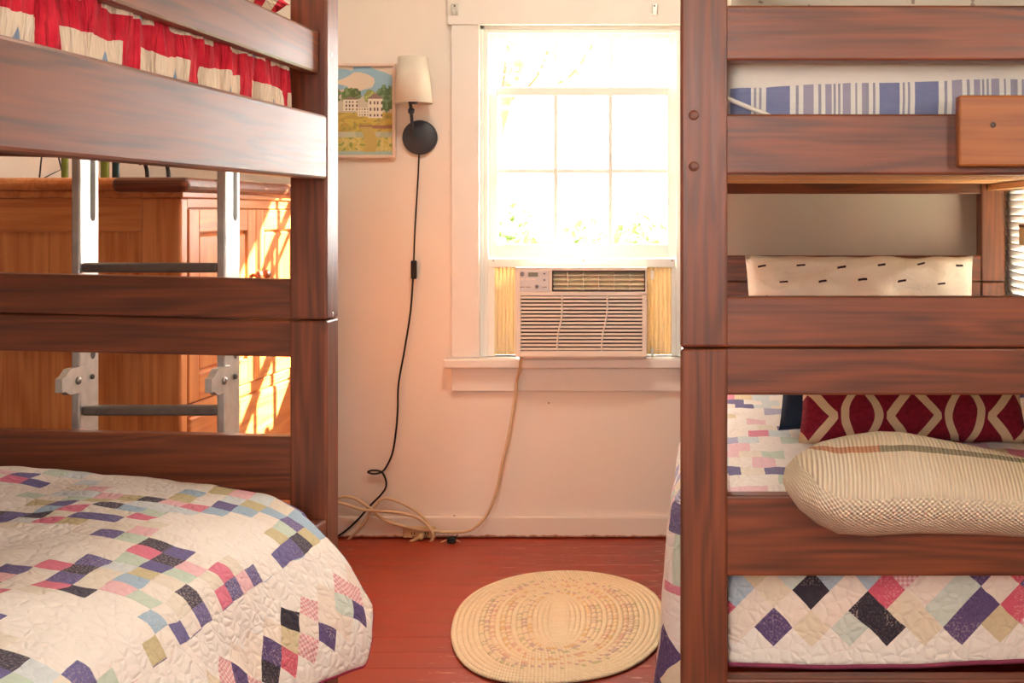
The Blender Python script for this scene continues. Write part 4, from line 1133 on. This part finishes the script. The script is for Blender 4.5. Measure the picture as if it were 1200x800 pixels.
# ================================================================== PICTURE
px0, px1, py0, py1 = 352, 463, 74, 185
a, b_ = P(px0, py1, YB-0.02), P(px1, py0, YB-0.02)
pc = thing('framed_picture', 'small framed watercolour of white houses and yellow fields left of the lamp', 'picture', ((a.x+b_.x)/2, YB, a.z))
fw = 0.0105
for q in ((a.x, b_.x, b_.z-fw, b_.z), (a.x, b_.x, a.z, a.z+fw), (a.x, a.x+fw, a.z+fw, b_.z-fw), (b_.x-fw, b_.x, a.z+fw, b_.z-fw)):
    box('frame_bar', q[0], q[1], YB-0.02, YB, q[2], q[3], MT['frame'], pc, 0.002)
NX, NZ = 110, 110
def paint(u, v):
    """flat print: u 0..1 left to right, v 0..1 top to bottom"""
    n1 = nz(u*7, v*7, 1); n2 = nz(u*22, v*22, 5)
    c = (206, 196, 176)
    if v < 0.34:
        cl = nz(u*4+3, v*9, 2)
        c = (150, 186, 206) if cl > 0.05 else (222, 204, 184)
    # trees
    for (tu, tv, r, cc) in ((0.50, 0.33, 0.085, (110, 130, 80)), (0.58, 0.31, 0.06, (96, 112, 70)), (0.74, 0.34, 0.07, (150, 160, 90)), (0.93, 0.36, 0.13, (96, 122, 84)), (0.30, 0.33, 0.11, (110, 126, 82)), (0.1, 0.34, 0.12, (120, 130, 90))):
        if ((u-tu)/r)**2+((v-tv)/(r*1.1))**2 < 1+0.6*n2: c = cc if n2 < 0.15 else tuple(min(255, x+28) for x in cc)
    # fields
    if v > 0.52:
        c = (204, 178, 92) if math.sin(v*60+u*14+n1*4) > -0.2 else (186, 160, 84)
        if n2 > 0.3: c = (160, 152, 84)
    # houses
    for (hx, hy, w, h_, g) in ((0.52, 0.37, 0.16, 0.13, 1), (0.80, 0.36, 0.17, 0.22, 1), (0.66, 0.46, 0.12, 0.10, 0), (0.2, 0.38, 0.2, 0.14, 1)):
        du, dv = (u-hx)/w, (v-hy)/h_
        if abs(du) < 0.5 and 0 <= dv < 1:
            c = (232, 222, 204)
            if (du*4+0.5) % 1 < 0.45 and (dv*3.2) % 1 > 0.5: c = (110, 92, 90)
        if g and -0.28 <= dv < 0 and abs(du) < 0.55*(1+dv/0.28): c = (146, 120, 108)
    if 0.66 < v < 0.70 and u > 0.62: c = (164, 122, 100)
    if v > 0.74 and v < 0.80: c = (196, 196, 170) if n1 < 0.1 else (176, 184, 156)
    if v > 0.80:
        c = (200, 184, 100) if math.sin(u*70+n2*6) > 0 else (214, 198, 130)
        if n2 > 0.25: c = (150, 160, 90)
    if v > 0.95: c = (170, 190, 180)
    if abs(u-0.70-0.05*math.sin(v*9)) < 0.07 and v > 0.68 and v < 0.96: c = (196, 172, 104)
    return c
V = []; Fc = []
ix0, ix1, iz0, iz1 = a.x+fw, b_.x-fw, a.z+fw, b_.z-fw
for j in range(NZ+1):
    for i in range(NX+1): V.append((ix0+(ix1-ix0)*i/NX, YB-0.008, iz1-(iz1-iz0)*j/NZ))
Fc = [[j*(NX+1)+i, (j+1)*(NX+1)+i, (j+1)*(NX+1)+i+1, j*(NX+1)+i+1] for j in range(NZ) for i in range(NX)]
m, nt, b = newmat('watercolour_print', 0.5, 0.3)
at_ = nt.nodes.new('ShaderNodeVertexColor'); at_.layer_name = 'print'; nt.links.new(at_.outputs[0], b.inputs['Base Color'])
pr_ = link('print', V, Fc, m, pc)
ca = pr_.data.color_attributes.new('print', 'FLOAT_COLOR', 'CORNER')
li = 0
for j in range(NZ):
    for i in range(NX):
        cc = srgb(*paint((i+0.5)/NX, (j+0.5)/NZ))
        for k in range(4): ca.data[li].color = cc; li += 1

# ---- small wall fittings
for px, nm in ((533, 'nickel curtain rod bracket on the left end of the window head'), (767, 'nickel curtain rod bracket on the right end of the window head')):
    q = P(px, 11, YB-0.03)
    br = thing('curtain_bracket', nm, 'bracket', (q.x, YB-0.028, q.z))
    box('plate', q.x-0.012, q.x+0.012, YB-0.031, YB-0.028, q.z-0.02, q.z+0.02, MT['alu'], br, 0.001)
    box('cup', q.x-0.010, q.x-0.006, YB-0.05, YB-0.031, q.z-0.014, q.z+0.014, MT['alu'], br, 0.001)
    box('cup', q.x+0.006, q.x+0.010, YB-0.05, YB-0.031, q.z-0.014, q.z+0.014, MT['alu'], br, 0.001)
    lathe('screw', (q.x, YB-0.031, q.z+0.012), [(0.003, 0.0005), (0.003, -0.001), (0.001, -0.0015)], MT['dark'], br, 'Y', 8)
for px, py, r in ((532.5, 605, 0.005), (643, 472, 0.0025)):
    q = P(px, py, YB)
    o = lathe('nail_hole', (q.x, YB-0.0006, q.z), [(r, 0.0004), (r, 0.0), (r*0.5, -0.0002)], MT['dark'], wall_back, 'Y', 12)

# ================================================================== RUG
rc = Vector(((655-840)*3.33/F, 3.33, 0))
rg = thing('braided_rug', 'round oval cream braided rug on the red floor', 'rug', (rc.x, rc.y, 0))
def braidmat(name, c1, c2, amt):
    m, nt, b = newmat(name, 0.95, 0.1)
    uvn = nt.nodes.new('ShaderNodeUVMap'); uv = uvn.outputs[0]
    u, v, _ = sep(nt, uv)
    tw = ((u*2.0+v*0.004)/0.018)
    rnd = white(nt, comb(nt, tw.floor(), 0.0, 0.3))
    cA = ramp(nt, rnd, [(0.0, c1), (1.0-amt, c2)], 'CONSTANT')
    st = (tw.fract()-0.5).abs()*2.0
    col = mix(nt, (st > 0.86)*0.2, cA, srgb(170, 128, 92))
    nt.links.new(col, b.inputs['Base Color'])
    bump(nt, b, 1.0-st*st, 0.7, 0.004)
    return m
cr = srgb(242, 220, 184)
BR = [('cream', cr, srgb(246, 226, 192), 0.3), ('pink', cr, srgb(230, 188, 160), 0.45), ('lilac', cr, srgb(214, 184, 166), 0.4), ('tan', cr, srgb(234, 198, 146), 0.5), ('sage', cr, srgb(212, 196, 156), 0.3)]
BM = {n_: braidmat('braid_'+n_, a, b2, t) for n_, a, b2, t in BR}
order = ['cream']*5+['sage', 'lilac', 'pink', 'cream', 'tan', 'pink', 'cream', 'sage', 'lilac', 'tan', 'cream', 'cream', 'cream', 'cream', 'cream']
A, B = 0.293, 0.452; nr = len(order); rw = 0.0146
RC, RS = math.cos(math.radians(6.8)), math.sin(math.radians(6.8))
for q, nm in enumerate(order):
    ra, rb = A-rw*(q+0.5), B-rw*(q+0.5)*1.06
    if ra < 0.012: ra = 0.008
    V = []; uv = []; Fc = []; n = 160; m_ = 8; L = 0; last = None
    for i in range(n+1):
        th = 2*math.pi*i/n
        ex = 2.0/2.25
        cs, sn = math.cos(th), math.sin(th)
        wob = 1+0.012*math.sin(3*th+1)+0.008*math.sin(5*th)
        x = ra*wob*math.copysign(abs(cs)**ex, cs); y = rb*wob*math.copysign(abs(sn)**ex, sn)
        x, y = x*RC-y*RS, x*RS+y*RC
        p = Vector((x, y, 0))
        if last is not None: L += (p-last).length
        last = p
        nrm = Vector((cs/ra*RC-sn/rb*RS, cs/ra*RS+sn/rb*RC, 0)).normalized()
        for k in range(m_):
            f_ = 2*math.pi*k/m_
            V.append(rc+p+nrm*(rw*0.53*math.cos(f_))+Vector((0, 0, 0.0065+0.0045*math.sin(f_)))); uv.append((L, k))
    for i in range(n):
        j = i+1
        for k in range(m_): Fc.append([i*m_+k, j*m_+k, j*m_+(k+1) % m_, i*m_+(k+1) % m_])
    link('braid', V, Fc, BM[nm], rg, True, uv=uv)
v, f = boxgeo(rc.x-0.02, rc.x+0.02, rc.y-0.19, rc.y+0.19, 0.001, 0.0105, 0.004, 2)
v = [Vector((rc.x+(p.x-rc.x)*RC-(p.y-rc.y)*RS, rc.y+(p.x-rc.x)*RS+(p.y-rc.y)*RC, p.z)) for p in v]
link('braid', v, f, BM['cream'], rg, True, uv=[(q[1], 0.0) for q in v])

# ================================================================== OUTSIDE
def leafcloud(name, c, rx, ry, rz, n, parent, size=0.07, seed=0):
    rnd = random.Random(seed); V, Fc = [], []
    for _ in range(n):
        while True:
            d = Vector((rnd.uniform(-1, 1), rnd.uniform(-1, 1), rnd.uniform(-1, 1)))
            if 0.3 < d.length < 1: break
        p = Vector(c)+Vector((d.x*rx, d.y*ry, d.z*rz))
        a = Vector((rnd.uniform(-1, 1), rnd.uniform(-1, 1), rnd.uniform(-1, 1))).normalized()
        b2 = a.orthogonal().normalized(); s = size*rnd.uniform(0.6, 1.2); o = len(V)
        V += [p-a*s, p+b2*s*0.45, p+a*s, p-b2*s*0.45]; Fc.append([o, o+1, o+2, o+3])
    o = link(name, V, Fc, MT['leaf'], parent); o['kind'] = 'stuff'; return o
for k, (px, Y, top, rx, lab) in enumerate(((600, 8.5, 232, 0.9, 'sunlit green bush outside seen in the left window panes'), (690, 10.2, 250, 0.7, 'low sunlit bush outside seen in the middle window panes'), (765, 8.2, 238, 0.8, 'sunlit green bush outside seen in the right window panes'))):
    q = P(px, top, Y)
    bs = thing('garden_bush', lab, 'bush', (q.x, Y, -0.6), 'bushes outside the window')
    hz = (q.z+0.4)/2
    for s in range(4): tube('stem', [(q.x+0.05*s, Y, -0.6), (q.x+0.3*(s-1.5), Y+0.1*s, q.z-hz*0.7)], 0.02, MT['bark'], bs, 6)
    leafcloud('foliage', (q.x, Y, q.z-hz), rx*0.5, 0.4, hz, 2600, bs, 0.08, k)
q = P(610, 70, 13.0)
tr = thing('garden_tree', 'pale tree outside seen through the top left window pane', 'tree', (q.x-0.3, 13, -0.6))
tube('trunk', catmull([(q.x-0.5, 13, -0.6), (q.x-0.4, 13, 1.0), (q.x-0.2, 13, 2.2), (q.x, 13, q.z)], 5), 0.07, MT['bark'], tr, 8)
for s in range(5):
    tube('branch', catmull([(q.x-0.2, 13, 2.0+0.1*s), (q.x-0.2+0.35*(s-2), 13.1, 2.6), (q.x-0.1+0.5*(s-2), 13, 3.2)], 4), 0.02, MT['bark'], tr, 6)
leafcloud('foliage', (q.x, 13, q.z), 0.9, 0.8, 0.7, 420, tr, 0.09, 11)
